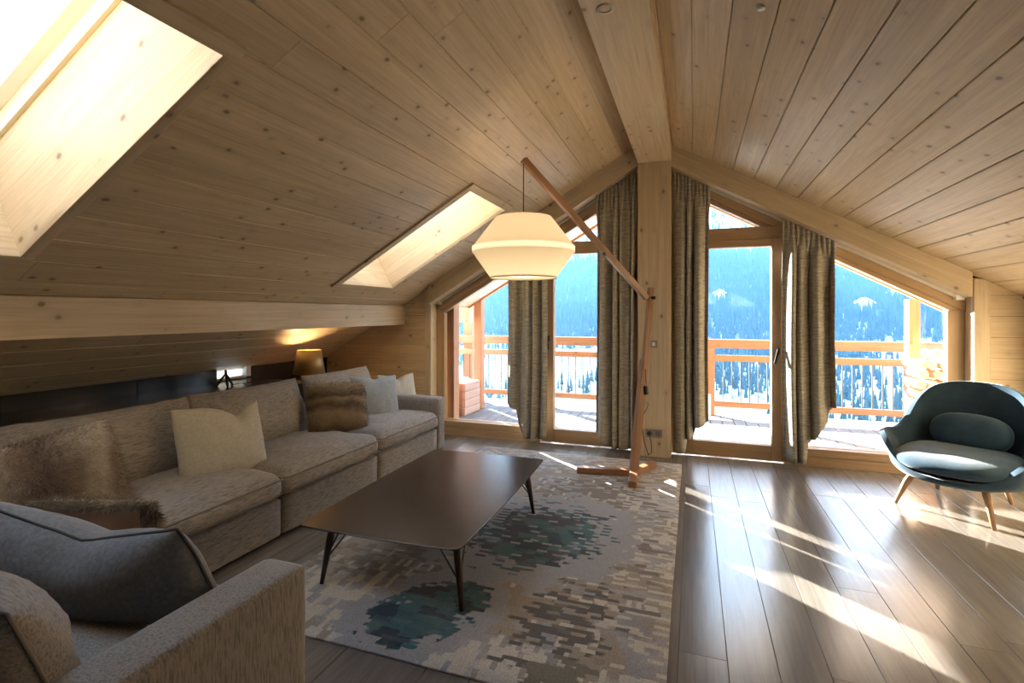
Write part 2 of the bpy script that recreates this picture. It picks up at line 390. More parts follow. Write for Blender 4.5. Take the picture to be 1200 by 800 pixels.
for kx in range(-6, 11):
    xa = 0.705 + CWR * kx; xb = xa + CWR
    if xb < RX or xa > XR: continue
    j = random.uniform(-1.5, 0.8)
    for a, b in ((YB, j), (j, YW)): board('ceiling_board', rp((xa + xb) / 2, a), rp((xa + xb) / 2, b - 0.002), cwr - 0.004, 0.02, -NR, PINE, ceil_r, 0.004)

# skylights: pine lined shafts, pine face frame, cream sash, glass
def skylight(name, x0, x1, y0, y1, label, fw=0.07):
    t = thing(name, label, 'skylight', **ST)
    D0, D1 = -0.018, 0.54
    dx = Vector((1, 0, SL)).normalized(); dy = Vector((0, 1, 0)); L = (x1 - x0) * math.sqrt(1 + SL * SL)
    def q(x, y, o): return lp(x, y, o)
    mid = (D0 + D1) / 2
    board('lining', q(x0, y1, mid), q(x1, y1, mid), D1 - D0, 0.02, -dy, PINE_PALE, t)
    board('lining', q(x0, y0, mid), q(x1, y0, mid), D1 - D0, 0.02, dy, PINE_PALE, t)
    board('lining', q(x0, y0, mid), q(x0, y1, mid), D1 - D0, 0.02, dx, PINE_PALE, t)
    board('lining', q(x1, y0, mid), q(x1, y1, mid), D1 - D0, 0.02, -dx, PINE_PALE, t)
    o = -0.018; fx = fw / math.sqrt(1 + SL * SL)
    for ya, yb in ((y0 - fw, y0), (y1, y1 + fw * 0.8)):
        board('face_frame', q(x0 - fx, (ya + yb) / 2, o), q(x1 + fx, (ya + yb) / 2, o), yb - ya, 0.03, -NL, PINE_BEAM, t, 0.004)
    for xa, xb in ((x0 - fx, x0), (x1, x1 + fx)):
        board('face_frame', q((xa + xb) / 2, y0 - fw, o - 0.001), q((xa + xb) / 2, y1 + fw * 0.8, o - 0.001), fw, 0.03, -NL, PINE_BEAM, t, 0.004)
    for i, (off, ins, mat, nm) in enumerate(((0.56, 0.0, CREAM, 'fixed_frame'), (0.64, 0.03, WHITE, 'sash'))):
        mb = MB(); w = 0.05 + 0.03 * i; a0, a1, b0, b1 = x0 - 0.03 + ins, x1 + 0.03 - ins, y0 - 0.03 + ins, y1 + 0.03 - ins
        for aa, ab, ba, bb in ((a0, a1, b0, b0 + w), (a0, a1, b1 - w, b1), (a0, a0 + w, b0 + w, b1 - w), (a1 - w, a1, b0 + w, b1 - w)):
            slab(mb, lp, aa, ab, ba, bb, off - 0.02, off + 0.06)
        obj(nm, mb, mat, t)
    mb = MB(); slab(mb, lp, x0 + 0.04, x1 - 0.04, y0 + 0.04, y1 - 0.04, 0.70, 0.706); obj('pane', mb, GLASS, t)
    return t
skylight('window_5', *SKY[0], label='roof window with a deep pale pine shaft beside the gable')
skylight('window_6', *SKY[1], label='roof window with cream sash and wide pine surround above the sofa')

# beams and post
t1 = timber('trim_1', (-0.513, YB, 2.876), (-0.196, YW - 0.02, 3.30), PINE_BEAM, axis='y'); tag(t1, 'heavy pine ridge beam under the roof apex', 'beam', **ST)
t2 = timber('trim_2', (-0.513, 5.165, 0.0), (-0.200, YW + 0.12, 2.876), PINE_BEAM, axis='z'); tag(t2, 'broad pine post under the ridge beam', 'post', **ST)
t3 = timber('trim_3', (-3.365, YB, 1.265), (-3.204, YV + 0.09, 1.49), PINE_BEAM, axis='y'); tag(t3, 'pale pine purlin beam low on the sloping ceiling', 'beam', **ST)
RD = 0.205
pl = [(-2.85, ceil_z(-2.85) - RD), (-0.513, ceil_z(-0.513) - RD), (-0.513, ceil_z(-0.513) + 0.02), (-2.85, ceil_z(-2.85) + 0.02)]
tag(prism_grain('trim_4', pl, 5.19, 5.34, PINE_BEAM, (1, SL)), 'pine rafter along the gable above the glazing, sofa side', 'rafter', **ST)
cr = lambda x: RZ - SR * (x - RX)
pl = [(-0.2, cr(-0.2) - RD), (2.152, cr(2.152) - RD), (2.152, cr(2.152) + 0.02), (-0.2, cr(-0.2) + 0.02)]
tag(prism_grain('trim_5', pl, 5.19, 5.34, PINE_BEAM, (1, -SR)), 'pine rafter along the gable above the glazing, armchair side', 'rafter', **ST)

# ------------------------------------------------------------------ gable wall beside the windows
WY = 5.27
wall_g = thing('wall_gable', 'pine boarded gable wall around the glazing', 'wall', **ST)
bk = MB(); bk.prism([(XL, -0.05), (-2.86, -0.05), (-2.86, ceil_z(-2.86) + 0.1), (XL, ceil_z(XL) + 0.1)], WY + 0.022, WY + 0.2)
bk.prism([(2.19, -0.05), (XR + 0.1, -0.05), (XR + 0.1, cr(XR + 0.1) + 0.1), (2.19, cr(2.19) + 0.1)], WY + 0.022, WY + 0.2)
obj('backing', bk, OAK_SUB, wall_g)
RH = 0.172
for i in range(12):
    z0, z1 = i * RH, (i + 1) * RH - 0.003
    xl = lambda z: max(XL, RX + (z - RZ) / SL)
    if xl(z0) < -2.95:
        pl = [(xl(z0), z0), (-2.932, z0), (-2.932, min(z1, ceil_z(-2.932))), (min(-2.932, xl(z1)), min(z1, ceil_z(-2.932)))]
        prism_grain('wall_board', pl, WY, WY + 0.02, PINE, (1, 0), wall_g)
    xr = lambda z: min(XR, RX + (RZ - z) / SR)
    if xr(z0) > 2.31:
        pl = [(2.30, z0), (xr(z0), z0), (max(2.30, xr(z1)), min(z1, cr(2.30))), (2.30, min(z1, cr(2.30)))]
        prism_grain('wall_board', pl, WY, WY + 0.02, PINE, (1, 0), wall_g)
timber('corner_trim', (-2.932, WY - 0.012, 0), (-2.852, WY + 0.02, ceil_z(-2.89)), PINE_BEAM, wall_g, 'z')
timber('reveal', (-2.93, WY + 0.02, 0), (-2.85, 5.48, ceil_z(-2.89)), PINE_PALE, wall_g, 'z')
timber('corner_trim', (2.19, WY - 0.012, 0), (2.30, WY + 0.02, cr(2.245)), PINE_BEAM, wall_g, 'z')
timber('reveal', (2.188, WY + 0.02, 0), (2.27, 5.48, cr(2.23)), PINE_PALE, wall_g, 'z')

# knee walls, rear wall
wall_l = thing('wall_left', 'low dark smoked panel wall behind the sofa', 'wall', **ST)
kb = [(YB, 1.35), (1.355, 2.95), (2.955, 3.70)]
for a, b in kb: obj('panel', MB().box((XL - 0.03, a, -0.05), (XL, b, 0.93)), DARKWALL, wall_l)
obj('panel', MB().box((XL - 0.03, 4.09, -0.05), (XL, YW, 0.93)), DARKWALL, wall_l)
obj('panel', MB().box((XL - 0.03, 3.70, -0.05), (XL, 4.09, 0.755)), DARKWALL, wall_l)
w7 = thing('window_7', 'tiny low window in the dark wall behind the sofa', 'window', **ST)
fm = MB(); fm.box((XL - 0.05, 4.035, 0.755), (XL + 0.012, 4.09, 0.93)); fm.box((XL - 0.05, 3.70, 0.745), (XL + 0.012, 4.035, 0.765)); obj('window_frame', fm, WHITE, w7)
obj('pane', MB().box((XL - 0.03, 3.70, 0.765), (XL - 0.025, 4.035, 0.93)), GLASS, w7)
wall_r = thing('wall_right', 'low pine boarded side wall behind the armchair', 'wall', **ST)
for i in range(9): board('wall_board', (XR - 0.05, YB, (i + .5) * RH), (XR - 0.05, WY, (i + .5) * RH), RH - 0.003, 0.02, (-1, 0, 0), PINE, wall_r)
obj('backing', MB().box((XR - 0.029, YB, -0.05), (XR + 0.1, YW, 1.75)), OAK_SUB, wall_r)
wall_b = thing('wall_rear', 'rear gable wall opposite the balcony with two small windows', 'wall', **ST)
A0, A1, B0, B1 = 0.05, 0.56, 0.90, 1.45; tz = lambda x: 1.95 - SR * (x - B0)
mb = MB(); y0, y1 = YB - 0.15, YB
mb.prism([(XL, -0.05), (A0, -0.05), (A0, ceil_z(A0) + 0.1), (RX, RZ + 0.1), (XL, ceil_z(XL) + 0.1)], y0, y1)
mb.prism([(A0, -0.05), (A1, -0.05), (A1, 1.64), (A0, 1.64)], y0, y1); mb.prism([(A0, 1.95), (A1, 1.95), (A1, cr(A1) + 0.1), (A0, cr(A0) + 0.1)], y0, y1)
mb.prism([(A1, -0.05), (B0, -0.05), (B0, cr(B0) + 0.1), (A1, cr(A1) + 0.1)], y0, y1)
mb.prism([(B0, -0.05), (B1, -0.05), (B1, 1.58), (B0, 1.58)], y0, y1); mb.prism([(B0, tz(B0)), (B1, tz(B1)), (B1, cr(B1) + 0.1), (B0, cr(B0) + 0.1)], y0, y1)
mb.prism([(B1, -0.05), (XR, -0.05), (XR, cr(XR) + 0.1), (B1, cr(B1) + 0.1)], y0, y1)
obj('panel', mb, PINE, wall_b)
w8 = thing('window_8', 'small rear windows mirrored in the balcony door panes', 'window', **ST)
obj('pane', MB().prism([(A0, 1.64), (A1, 1.64), (A1, 1.95), (A0, 1.95)], YB - 0.07, YB - 0.065), GLASS, w8)
obj('pane', MB().prism([(B0, 1.58), (B1, 1.58), (B1, tz(B1)), (B0, tz(B0))], YB - 0.07, YB - 0.065), GLASS, w8)

# ------------------------------------------------------------------ glazing of the gable
FY = 5.41; KF = FY / YW
def WX(x): return x * KF
def WZ(z): return H + (z - H) * KF
GO = 0.350                        # glass top below ceiling plane
def gt(x): return ceil_z(x) - GO
def glass(poly, parent): return obj('pane', MB().prism(poly, FY + 0.03, FY + 0.036), GLASS, parent)
# base boards under the glazing
bb = thing('baseboard_gable', 'larch sill boards along the foot of the gable glazing', 'baseboard', **ST)
for xa, xb in ((-2.85, -1.56), (0.80, 2.19)):
    timber('sill_board', (xa, YW, 0.0), (xb, FY + 0.05, 0.083), FRAME, bb, 'x', 0.003)
    timber('sill_board', (xa, YW + 0.004, 0.086), (xb, FY + 0.05, 0.158), FRAME, bb, 'x', 0.006)
def sloped(parent, xa, xb, o0, o1, y0, y1, name='window_frame'):
    f = ceil_z if xb <= RX else cr
    pl = [(xa, f(xa) - o0), (xb, f(xb) - o0), (xb, f(xb) - o1), (xa, f(xa) - o1)]
    return prism_grain(name, pl, y0, y1, FRAME, (xb - xa, f(xb) - f(xa)), parent)
# fixed window on the sofa side
xa, xb = WX(-2.715), WX(-1.56)
w1 = thing('window_1', 'large fixed window with sloping top beside the sofa', 'window', **ST)
timber('window_frame', (-2.85, FY - 0.004, 0.10), (xa, FY + 0.076, gt(xa) - 0.01), FRAME, w1, 'z')
sloped(w1, -2.85, WX(-1.49), GO, 0.02, FY, FY + 0.08)
sloped(w1, -2.80, WX(-1.49), GO - 0.045, 0.19, FY - 0.025, FY, 'glazing_bead')
timber('window_frame', (xa, FY, 0.12), (xb, FY + 0.08, 0.162), FRAME, w1, 'x')
timber('mullion', (xb, FY - 0.03, 0.0), (WX(-1.49), FY + 0.08, gt(WX(-1.52)) + 0.05), FRAME, w1, 'z')
glass([(xa, 0.16), (xb, 0.16), (xb, gt(xb)), (xa, gt(xa))], w1)
# glazed door on the sofa side with triangle light above
dz = WZ(2.026)
def door(name, xs, label, zb, handle_x, hz, side):
    """xs = outer left, glass left, glass right, outer right"""
    t = thing(name, label, 'door', **ST); a, b, c, d = xs
    timber('stile', (a, FY - 0.045, 0.004), (b, FY + 0.05, dz + 0.075), FRAME, t, 'z', 0.006)
    timber('stile', (c, FY - 0.045, 0.004), (d, FY + 0.05, dz + 0.075), FRAME, t, 'z', 0.006)
    timber('bottom_rail', (b, FY - 0.043, 0.004), (c, FY + 0.05, zb), FRAME, t, 'x', 0.006)
    timber('top_rail', (b, FY - 0.043, dz), (c, FY + 0.05, dz + 0.075), FRAME, t, 'x', 0.006)
    obj('pane', MB().box((b, FY + 0.01, zb), (c, FY + 0.016, dz)), GLASS, t)
    hp = thing_handle(t, handle_x, FY - 0.045, hz, side)
    return t
def thing_handle(parent, x, y, z, side):
    mb = MB(); mb.box((x - 0.014, y - 0.012, z - 0.03), (x + 0.014, y, z + 0.03))
    mb.tube([(x, y - 0.01, z + 0.01), (x, y - 0.045, z + 0.01)], 0.009, 8)
    mb.bar((x, y - 0.045, z + 0.022), (x + side * 0.035, y - 0.05, z - 0.115), 0.020, 0.012, up=(0, 1, 0))
    return obj('handle', mb, STEEL, parent)
door('door_1', (WX(-1.488), WX(-1.402), -0.72, -0.62), 'glazed balcony door with larch frame behind the floor lamp', 0.150, WX(-1.455), 1.13, 0.15)
door('door_2', (-0.10, 0.0, WX(0.690), WX(0.772)), 'glazed balcony door with larch frame beside the armchair side curtain', 0.150, WX(0.742), 1.045, -0.9)
zt0, zt1 = dz + 0.075, WZ(2.155)
w2 = thing('window_2', 'triangular light above the balcony door behind the lamp arm', 'window', **ST)
timber('transom', (WX(-1.49), FY - 0.03, zt0), (-0.50, FY + 0.08, zt1), FRAME, w2, 'x')
sloped(w2, WX(-1.49), -0.5, GO, 0.02, FY, FY + 0.08); sloped(w2, WX(-1.49), -0.5, GO - 0.045, 0.19, FY - 0.025, FY, 'glazing_bead')
xm = RX + (zt1 + GO - RZ) / SL
glass([(xm, zt1), (-0.55, zt1), (-0.55, gt(-0.55))], w2)
timber('side_frame', (-0.62, FY - 0.03, 0.0), (-0.50, FY + 0.08, 2.8), FRAME, w2, 'z')
w3 = thing('window_3', 'triangular light above the balcony door beside the post', 'window', **ST)
zt1 = WZ(2.215)
timber('transom', (-0.20, FY - 0.03, zt0), (WX(0.80), FY + 0.08, zt1), FRAME, w3, 'x')
sloped(w3, -0.2, WX(0.79), GO, 0.02, FY, FY + 0.08); sloped(w3, -0.2, WX(0.79), GO - 0.045, 0.19, FY - 0.025, FY, 'glazing_bead')
gtr = lambda x: cr(x) - GO
xm = RX + (RZ - GO - zt1) / SR
glass([(-0.12, zt1), (xm, zt1), (-0.12, gtr(-0.12))], w3)
timber('side_frame', (-0.20, FY - 0.03, 0.0), (-0.10, FY + 0.08, 2.8), FRAME, w3, 'z')
w4 = thing('window_4', 'large fixed window with sloping top behind the armchair', 'window', **ST)
xa, xb = WX(0.86), WX(2.038)
timber('mullion', (WX(0.775), FY - 0.03, 0.0), (xa, FY + 0.08, gtr(xa) + 0.06), FRAME, w4, 'z')
timber('window_frame', (xb, FY - 0.004, 0.10), (2.19, FY + 0.076, gtr(xb) - 0.01), FRAME, w4, 'z')
timber('window_frame', (xa, FY, 0.12), (xb, FY + 0.08, 0.162), FRAME, w4, 'x')
sloped(w4, WX(0.79), 2.19, GO, 0.02, FY, FY + 0.08); sloped(w4, WX(0.79), 2.187, GO - 0.045, 0.19, FY - 0.025, FY, 'glazing_bead')
glass([(xa, 0.16), (xb, 0.16), (xb, gtr(xb)), (xa, gtr(xa))], w4)

#--OUTSIDE--
# ------------------------------------------------------------------ outside: deck, railing, roof overhang
deck = tag(obj('deck', MB().box((-5.2, YW + 0.16, -0.16), (3.4, 8.06, -0.072)), plain('deck_base', (0.05, 0.05, 0.05), 0.9)), 'grey timber balcony deck beyond the glazing', 'deck', kind='structure')
DW = 0.145; DZ = -0.04
for i in range(58):
    xa = -5.0 + i * DW
    for a, b in ((YW + 0.17, 6.62), (6.625, 8.06)): board('deck_board', (xa + DW / 2, a, DZ), (xa + DW / 2, b, DZ), DW - 0.007, 0.03, (0, 0, 1), DECKM, deck, 0.003)
RY = 7.80
rail = thing('railing', 'orange larch balcony railing with thin metal balusters', 'railing', (0, RY, DZ))
for xa, xb in ((-4.6, 3.0),):
    timber('top_rail', (xa, RY - 0.05, 0.908), (xb, RY + 0.05, 1.034), LARCH, rail, 'x', 0.006)
    timber('middle_rail', (xa, RY - 0.022, 0.725), (xb, RY + 0.022, 0.812), LARCH, rail, 'x', 0.004)
    timber('bottom_rail', (xa, RY - 0.022, 0.081), (xb, RY + 0.022, 0.162), LARCH, rail, 'x', 0.004)
for x in (-4.3, -2.3, 0.235, 2.74):
    p = timber('post', (x - 0.055, RY - 0.05, DZ), (x + 0.055, RY + 0.05, 0.908), LARCH, rail, 'z', 0.004)
    obj('post_shoe', MB().box((x - 0.035, RY - 0.062, DZ), (x + 0.005, RY - 0.045, 0.26)), WHITE, p)
bal = MB().tube([(0, 0, 0.15), (0, 0, 0.735)], 0.0075, 6).mesh('baluster'); bal.materials.append(STEEL)
i = 0
for k in range(64):
    x = -4.5 + k * 0.1115
    if min(abs(x - q) for q in (-4.3, -2.3, 0.235, 2.74)) < 0.06 or x > 2.95: continue
    o = bpy.data.objects.new('baluster', bal); link(o, rail); o.matrix_basis = Matrix.Translation((x, RY, 0)); i += 1
# soffit boards of the overhang
ov = thing('trim_6', 'boarded soffit of the roof overhang above the balcony', 'soffit', **ST)
for kx in range(-8, 20):
    xb = -1.645 - CW * kx; xa = xb - CW
    if xa > -0.5 or xa < XO - 0.05: continue
    board('soffit_board', lp((xa + xb) / 2, 5.50), lp((xa + xb) / 2, YV - 0.06), cwl - 0.005, 0.02, -NL, SOFFIT, ov, 0.004)
for kx in range(-6, 14):
    xa = 0.705 + CWR * kx; xb = xa + CWR
    if xb < RX: continue
    board('soffit_board', rp((xa + xb) / 2, 5.50), rp((xa + xb) / 2, YV - 0.06), cwr - 0.005, 0.02, -NR, SOFFIT, ov, 0.004)
sl = prism_grain('verge_board', [(XO, ceil_z(XO) - 0.03), (RX, RZ - 0.03), (RX, RZ + 0.16), (XO, ceil_z(XO) + 0.16)], YV - 0.06, YV, LARCH, (1, SL), ov)
sl = prism_grain('verge_board', [(RX, RZ - 0.03), (3.1, cr(3.1) - 0.03), (3.1, cr(3.1) + 0.16), (RX, RZ + 0.16)], YV - 0.06, YV, LARCH, (1, -SR), ov)
obj('gable_wall_outside', MB().prism([(XL - 0.4, -0.1), (-2.86, -0.1), (-2.86, ceil_z(-2.86)), (XL - 0.4, ceil_z(XL - 0.4))], 5.48, 5.50), LARCH_PALE, ov)
obj('gable_wall_outside', MB().prism([(2.19, -0.1), (3.0, -0.1), (3.0, cr(3.0)), (2.19, cr(2.19))], 5.48, 5.50), LARCH_PALE, ov)
# outside posts
def opost(x0, x1, y0, y1, z1, label, mat=LARCH):
    o = timber('roof_post', (x0, y0, DZ), (x1, y1, z1), mat, None, 'z', 0.006); tag(o, label, 'post')
    return o
opost(-2.84, -2.68, 5.51, 5.66, ceil_z(-2.84) - 0.01, 'pale larch post just outside the window by the sofa')
opost(-3.12, -3.00, 7.10, 7.24, ceil_z(-3.02) + 0.03, 'tall square larch post between planter box and soffit')
opost(-3.66, -3.50, 7.88, 8.02, 1.62, 'square larch post by the railing behind the planter box')
opost(2.31, 2.42, 6.98, 7.12, cr(2.42) - 0.03, 'orange larch post beside the stacked firewood')
# planter box of stacked larch boards with snow on top
pb = thing('planter_box', 'chunky larch plank box with snow in it on the balcony', 'planter', (-3.3, 6.8, 0))
X0, X1, Y0, Y1 = -3.75, -3.00, 6.52, 7.06
for i in range(4):
    z0, z1 = DZ + 0.005 + i * 0.112, DZ + 0.005 + i * 0.112 + 0.107; e = 0.012 * (i % 2)
    timber('side_board', (X1 - 0.045, Y0 + e, z0), (X1, Y1 - e, z1), LARCH_PALE, pb, 'y', 0.004)
    timber('side_board', (X0, Y0 + e, z0), (X0 + 0.045, Y1 - e, z1), LARCH_PALE, pb, 'y', 0.004)
    timber('end_board', (X0 + 0.046, Y0 + 0.014, z0), (X1 - 0.046, Y0 + 0.058, z1), LARCH, pb, 'x', 0.004)
    timber('end_board', (X0 + 0.046, Y1 - 0.058, z0), (X1 - 0.046, Y1 - 0.014, z1), LARCH, pb, 'x', 0.004)
def mound(x0, x1, y0, y1, zb, zt, n=14):
    mb = MB(); vs = []
    for j in range(n + 1):
        for i in range(n + 1):
            u, v = i / n * 2 - 1, j / n * 2 - 1; e = max(0, (1 - u ** 4) * (1 - v ** 4)) ** 0.5
            x, y = x0 + (x1 - x0) * i / n, y0 + (y1 - y0) * j / n
            vs.append((x, y, zb + (zt - zb) * e * (0.8 + 0.3 * mnoise.noise((x * 6, y * 6, 0.3)))))
    fs = [(j * (n + 1) + i, j * (n + 1) + i + 1, (j + 1) * (n + 1) + i + 1, (j + 1) * (n + 1) + i) for j in range(n) for i in range(n)]
    return mb.add(vs, fs)
obj('snow_cap', mound(X0 + 0.04, X1 - 0.04, Y0 + 0.05, Y1 - 0.05, 0.34, 0.50), SNOW, pb, True)
tr = thing('trellis', 'dark red lattice trellis standing by the planter box', 'trellis', (-3.3, 6.28, DZ))  # hidden part widened and slats packed close to block sun from the rug
for i in range(15): timber('upright', (-3.645 + i * 0.0445, 6.270, DZ), (-3.622 + i * 0.0445, 6.290, 1.045), REDWOOD, tr, 'z', 0)
for i in range(17): timber('crossbar', (-3.66, 6.258, DZ + 0.012 + i * 0.064), (-2.985, 6.270, DZ + 0.055 + i * 0.064), REDWOOD, tr, 'x', 0)
# side screen and firewood
sc_ = thing('screen_wall', 'sunlit larch side screen behind the firewood', 'screen', (2.9, 6.6, 0))
for i in range(12): board('screen_board', (2.86, 5.52, 0.06 + i * 0.115), (2.86, 7.36, 0.06 + i * 0.115), 0.112, 0.025, (-1, 0, 0), LARCH, sc_, 0.004)
logs = []
def log_mesh(seed):
    r = random.Random(seed); k = r.choice((3, 4, 5)); a0 = r.uniform(0, 6.3); R = r.uniform(0.048, 0.056)
    pts = []
    for i in range(k + 3):
        a = a0 + 2 * math.pi * i / (k + 3); rr = R * (r.uniform(0.80, 1.02)); pts.append((rr * math.cos(a), rr * math.sin(a)))
    L = r.uniform(0.30, 0.36); n = len(pts)
    vs = [(-L / 2, y, z) for y, z in pts] + [(L / 2, y * r.uniform(.92, 1.05), z * r.uniform(.92, 1.05)) for y, z in pts]
    fs = [tuple(range(n - 1, -1, -1)), tuple(range(n, 2 * n))] + [(i, (i + 1) % n, (i + 1) % n + n, i + n) for i in range(n)]
    m = MB().add(vs, fs).mesh('firewood_log'); m.materials.append(LOG); return m
LM = [log_mesh(s) for s in range(12)]
for row in range(10):
    ncol = 5
    for c in range(ncol):
        if row == 9 and c in (0, 3): continue
        x = 2.235 + c * 0.112 + (0.04 if row % 2 else 0) - (0.05 if row < 2 and c == 0 else 0); z = DZ + 0.056 + row * 0.106
        o = bpy.data.objects.new('firewood_log', LM[(row * 5 + c * 3) % 12]); COL.objects.link(o)
        o.matrix_basis = Matrix.Translation((x + random.uniform(-.01, .01), 6.62 + random.uniform(-.025, .02), z)) @ Matrix.Rotation(math.pi / 2 + random.uniform(-.06, .06), 4, 'Z') @ Matrix.Rotation(random.uniform(0, 6.28), 4, 'X')
        tag(o, 'split firewood log in the stack outside the armchair window', 'log', 'stacked firewood logs on the balcony')

# ------------------------------------------------------------------ outside: mountain side, forest, chalets
def th(x, y):
    r = np.hypot(x, y)
    z = np.interp(r, [0, 30, 120, 260, 450, 620, 900, 1300, 1700, 2200, 2600], [-7, -9, -34, -62, -60, -42, 12, 135, 300, 560, 760])
    z = z + 14 * np.sin(x / 170 + 1.3) * np.clip(r / 600 - 0.3, 0, 1) + 9 * np.sin(x / 71 + y / 140) * np.clip(r / 700 - 0.3, 0, 1.5)
    return z
NA, NRr = 170, 110
az = np.radians(np.linspace(-45, 40, NA)); rr = np.concatenate([np.linspace(9, 120, 14), np.geomspace(130, 2600, NRr - 14)])
A2, R2 = np.meshgrid(az, rr); XX, YY = R2 * np.sin(A2), R2 * np.cos(A2); ZZ = th(XX, YY) + RNG.normal(0, 1, XX.shape) * np.clip(R2 / 700, 0, 1.6)
vs = np.stack([XX, YY, ZZ], -1).reshape(-1, 3).tolist()
fs = [(j * NA + i, j * NA + i + 1, (j + 1) * NA + i + 1, (j + 1) * NA + i) for j in range(NRr - 1) for i in range(NA - 1)]
def hill_mat():
    m, nt, b = new_mat('snowy_hillside'); n = N(nt)
    v = n.coords((1, 1, 1)); f = n.noise(v, 0.022, 6, 0.65); g = n.noise(v, 0.15, 4, 0.6)
    c = n.ramp(n.math('ADD', n.math('MULTIPLY', f, 0.6), n.math('MULTIPLY', g, 0.4)), [(0.36, (0.08, 0.085, 0.075)), (0.45, (0.30, 0.31, 0.31)), (0.54, (0.50, 0.51, 0.52))])
    sp = n('SeparateXYZ'); n.link(v, sp.inputs[0]); yy = n.math('DIVIDE', sp.outputs[1], 2600.0)
    wd = n.ramp(yy, [(0.23, 0.0), (0.30, 0.85), (0.46, 0.85), (0.52, 0.0)]); c = n.mix(wd, c, (0.05, 0.06, 0.05))
    n.link(c, b.inputs['Base Color']); b.inputs['Roughness'].default_value = 0.9; b.inputs['Specular IOR Level'].default_value = 0.1
    return m
hill = MB().add(vs, fs); hill = obj('hillside', hill, hill_mat(), None, True); tag(hill, 'snowy mountain side across the valley', 'mountain', kind='structure')
CH = []
def trees():
    n = 46000
    a = np.radians(RNG.uniform(-40, 38, n)); r = np.sqrt(RNG.uniform(90 ** 2, 2350 ** 2, n)); r = np.where(RNG.random(n) < 0.55, RNG.uniform(330, 1350, n), r)
    x, y = r * np.sin(a), r * np.cos(a)
    patch = np.sin(x / 60 + 0.7) + np.sin(y / 75 + x / 110) + np.sin((x - y) / 43.)
    dens = np.interp(r, [90, 200, 480, 640, 760, 1280, 1480, 1900, 2350], [0.4, 0.45, 0.42, 0.5, 1.0, 1.0, 0.30, 0.16, 0.08])
    dens = np.where((r < 640) | (r > 1380), dens * np.clip(0.9 + 0.9 * patch, 0, 2.2), dens)
    keep = RNG.random(n) < dens; x, y, r = x[keep], y[keep], r[keep]; z = th(x, y) - 1.0; n = len(x)
    h = RNG.uniform(11, 23, n) * np.interp(r, [90, 500, 700], [0.42, 0.62, 1.0]); w = h * RNG.uniform(0.12, 0.19, n)
    V = []; K = 5
    rot = RNG.uniform(0, 6.28, n)
    for lvl, (rz0, rw) in enumerate(((0.06, 1.0), (0.42, 0.62))):
        for k in range(K):
            ang = rot + 2 * np.pi * k / K
            V.append(np.stack([x + np.cos(ang) * w * rw, y + np.sin(ang) * w * rw, z + h * rz0], -1))
        V.append(np.stack([x, y, z + h * (0.62 if lvl == 0 else 1.0)], -1))
    V = np.stack(V, 1); m = V.shape[1]                    # n x 12 x 3
    F = np.array([(k, (k + 1) % K, K) for k in range(K)] + [(K + 1 + k, K + 1 + (k + 1) % K, 2 * K + 1) for k in range(K)])
    FF = (F[None] + (np.arange(n) * m)[:, None, None]).reshape(-1, 3)
    me = bpy.data.meshes.new('forest'); me.vertices.add(n * m); me.vertices.foreach_set('co', V.reshape(-1))
    me.loops.add(FF.size); me.loops.foreach_set('vertex_index', FF.reshape(-1)); me.polygons.add(len(FF))
    me.polygons.foreach_set('loop_start', np.arange(len(FF)) * 3); me.update(calc_edges=True); me.validate()
    m_, nt, b = new_mat('spruce_needles'); nn = N(nt)
    v = nn.coords((1, 1, 1)); f = nn.noise(v, 0.05, 3, 0.6)
    c = nn.ramp(f, [(0.35, (0.020, 0.034, 0.024)), (0.65, (0.045, 0.070, 0.050))]); nn.link(c, b.inputs['Base Color']); b.inputs['Roughness'].default_value = 1.0
    b.inputs['Specular IOR Level'].default_value = 0.0
    return obj('forest', me, m_)
tag(trees(), 'blue green spruce forest covering the mountain side', 'forest', kind='stuff')
for px, py, label, w_ in ((1012, 366, 'snow roofed chalet in the forest clearing across the valley', 16), (1045, 352, 'tiny chalet high in the forest across the valley', 12), (843, 352, 'snow roofed chalet in the forest beyond the post', 15)):
    r = ray(px, py); lo, hi = 400.0, 1500.0
    d = Vector((r.x, r.y)); L0 = d.length
    best = min(np.linspace(400, 1700, 400), key=lambda q: abs(H + r.z / L0 * q - float(th(d.x / L0 * q, d.y / L0 * q))))
    cx, cy_ = d.x / L0 * best, d.y / L0 * best; cz = float(th(cx, cy_)) - 2
    t = thing('chalet', label, 'house', (cx, cy_, cz)); hh = 9 + w_ * 0.3
    obj('wall', MB().prism([(cx - w_ / 2, cz), (cx + w_ / 2, cz), (cx + w_ / 2, cz + hh), (cx, cz + hh + w_ * 0.3), (cx - w_ / 2, cz + hh)], cy_ - 8, cy_ + 8), LARCH_PALE, t)
    obj('roof', MB().prism([(cx - w_ * 0.65, cz + hh - 1), (cx, cz + hh + w_ * 0.3 + 0.3), (cx + w_ * 0.65, cz + hh - 1), (cx + w_ * 0.65, cz + hh + 0.6), (cx, cz + hh + w_ * 0.3 + 1.9), (cx - w_ * 0.65, cz + hh + 0.6)], cy_ - 10, cy_ + 10), SNOW, t)
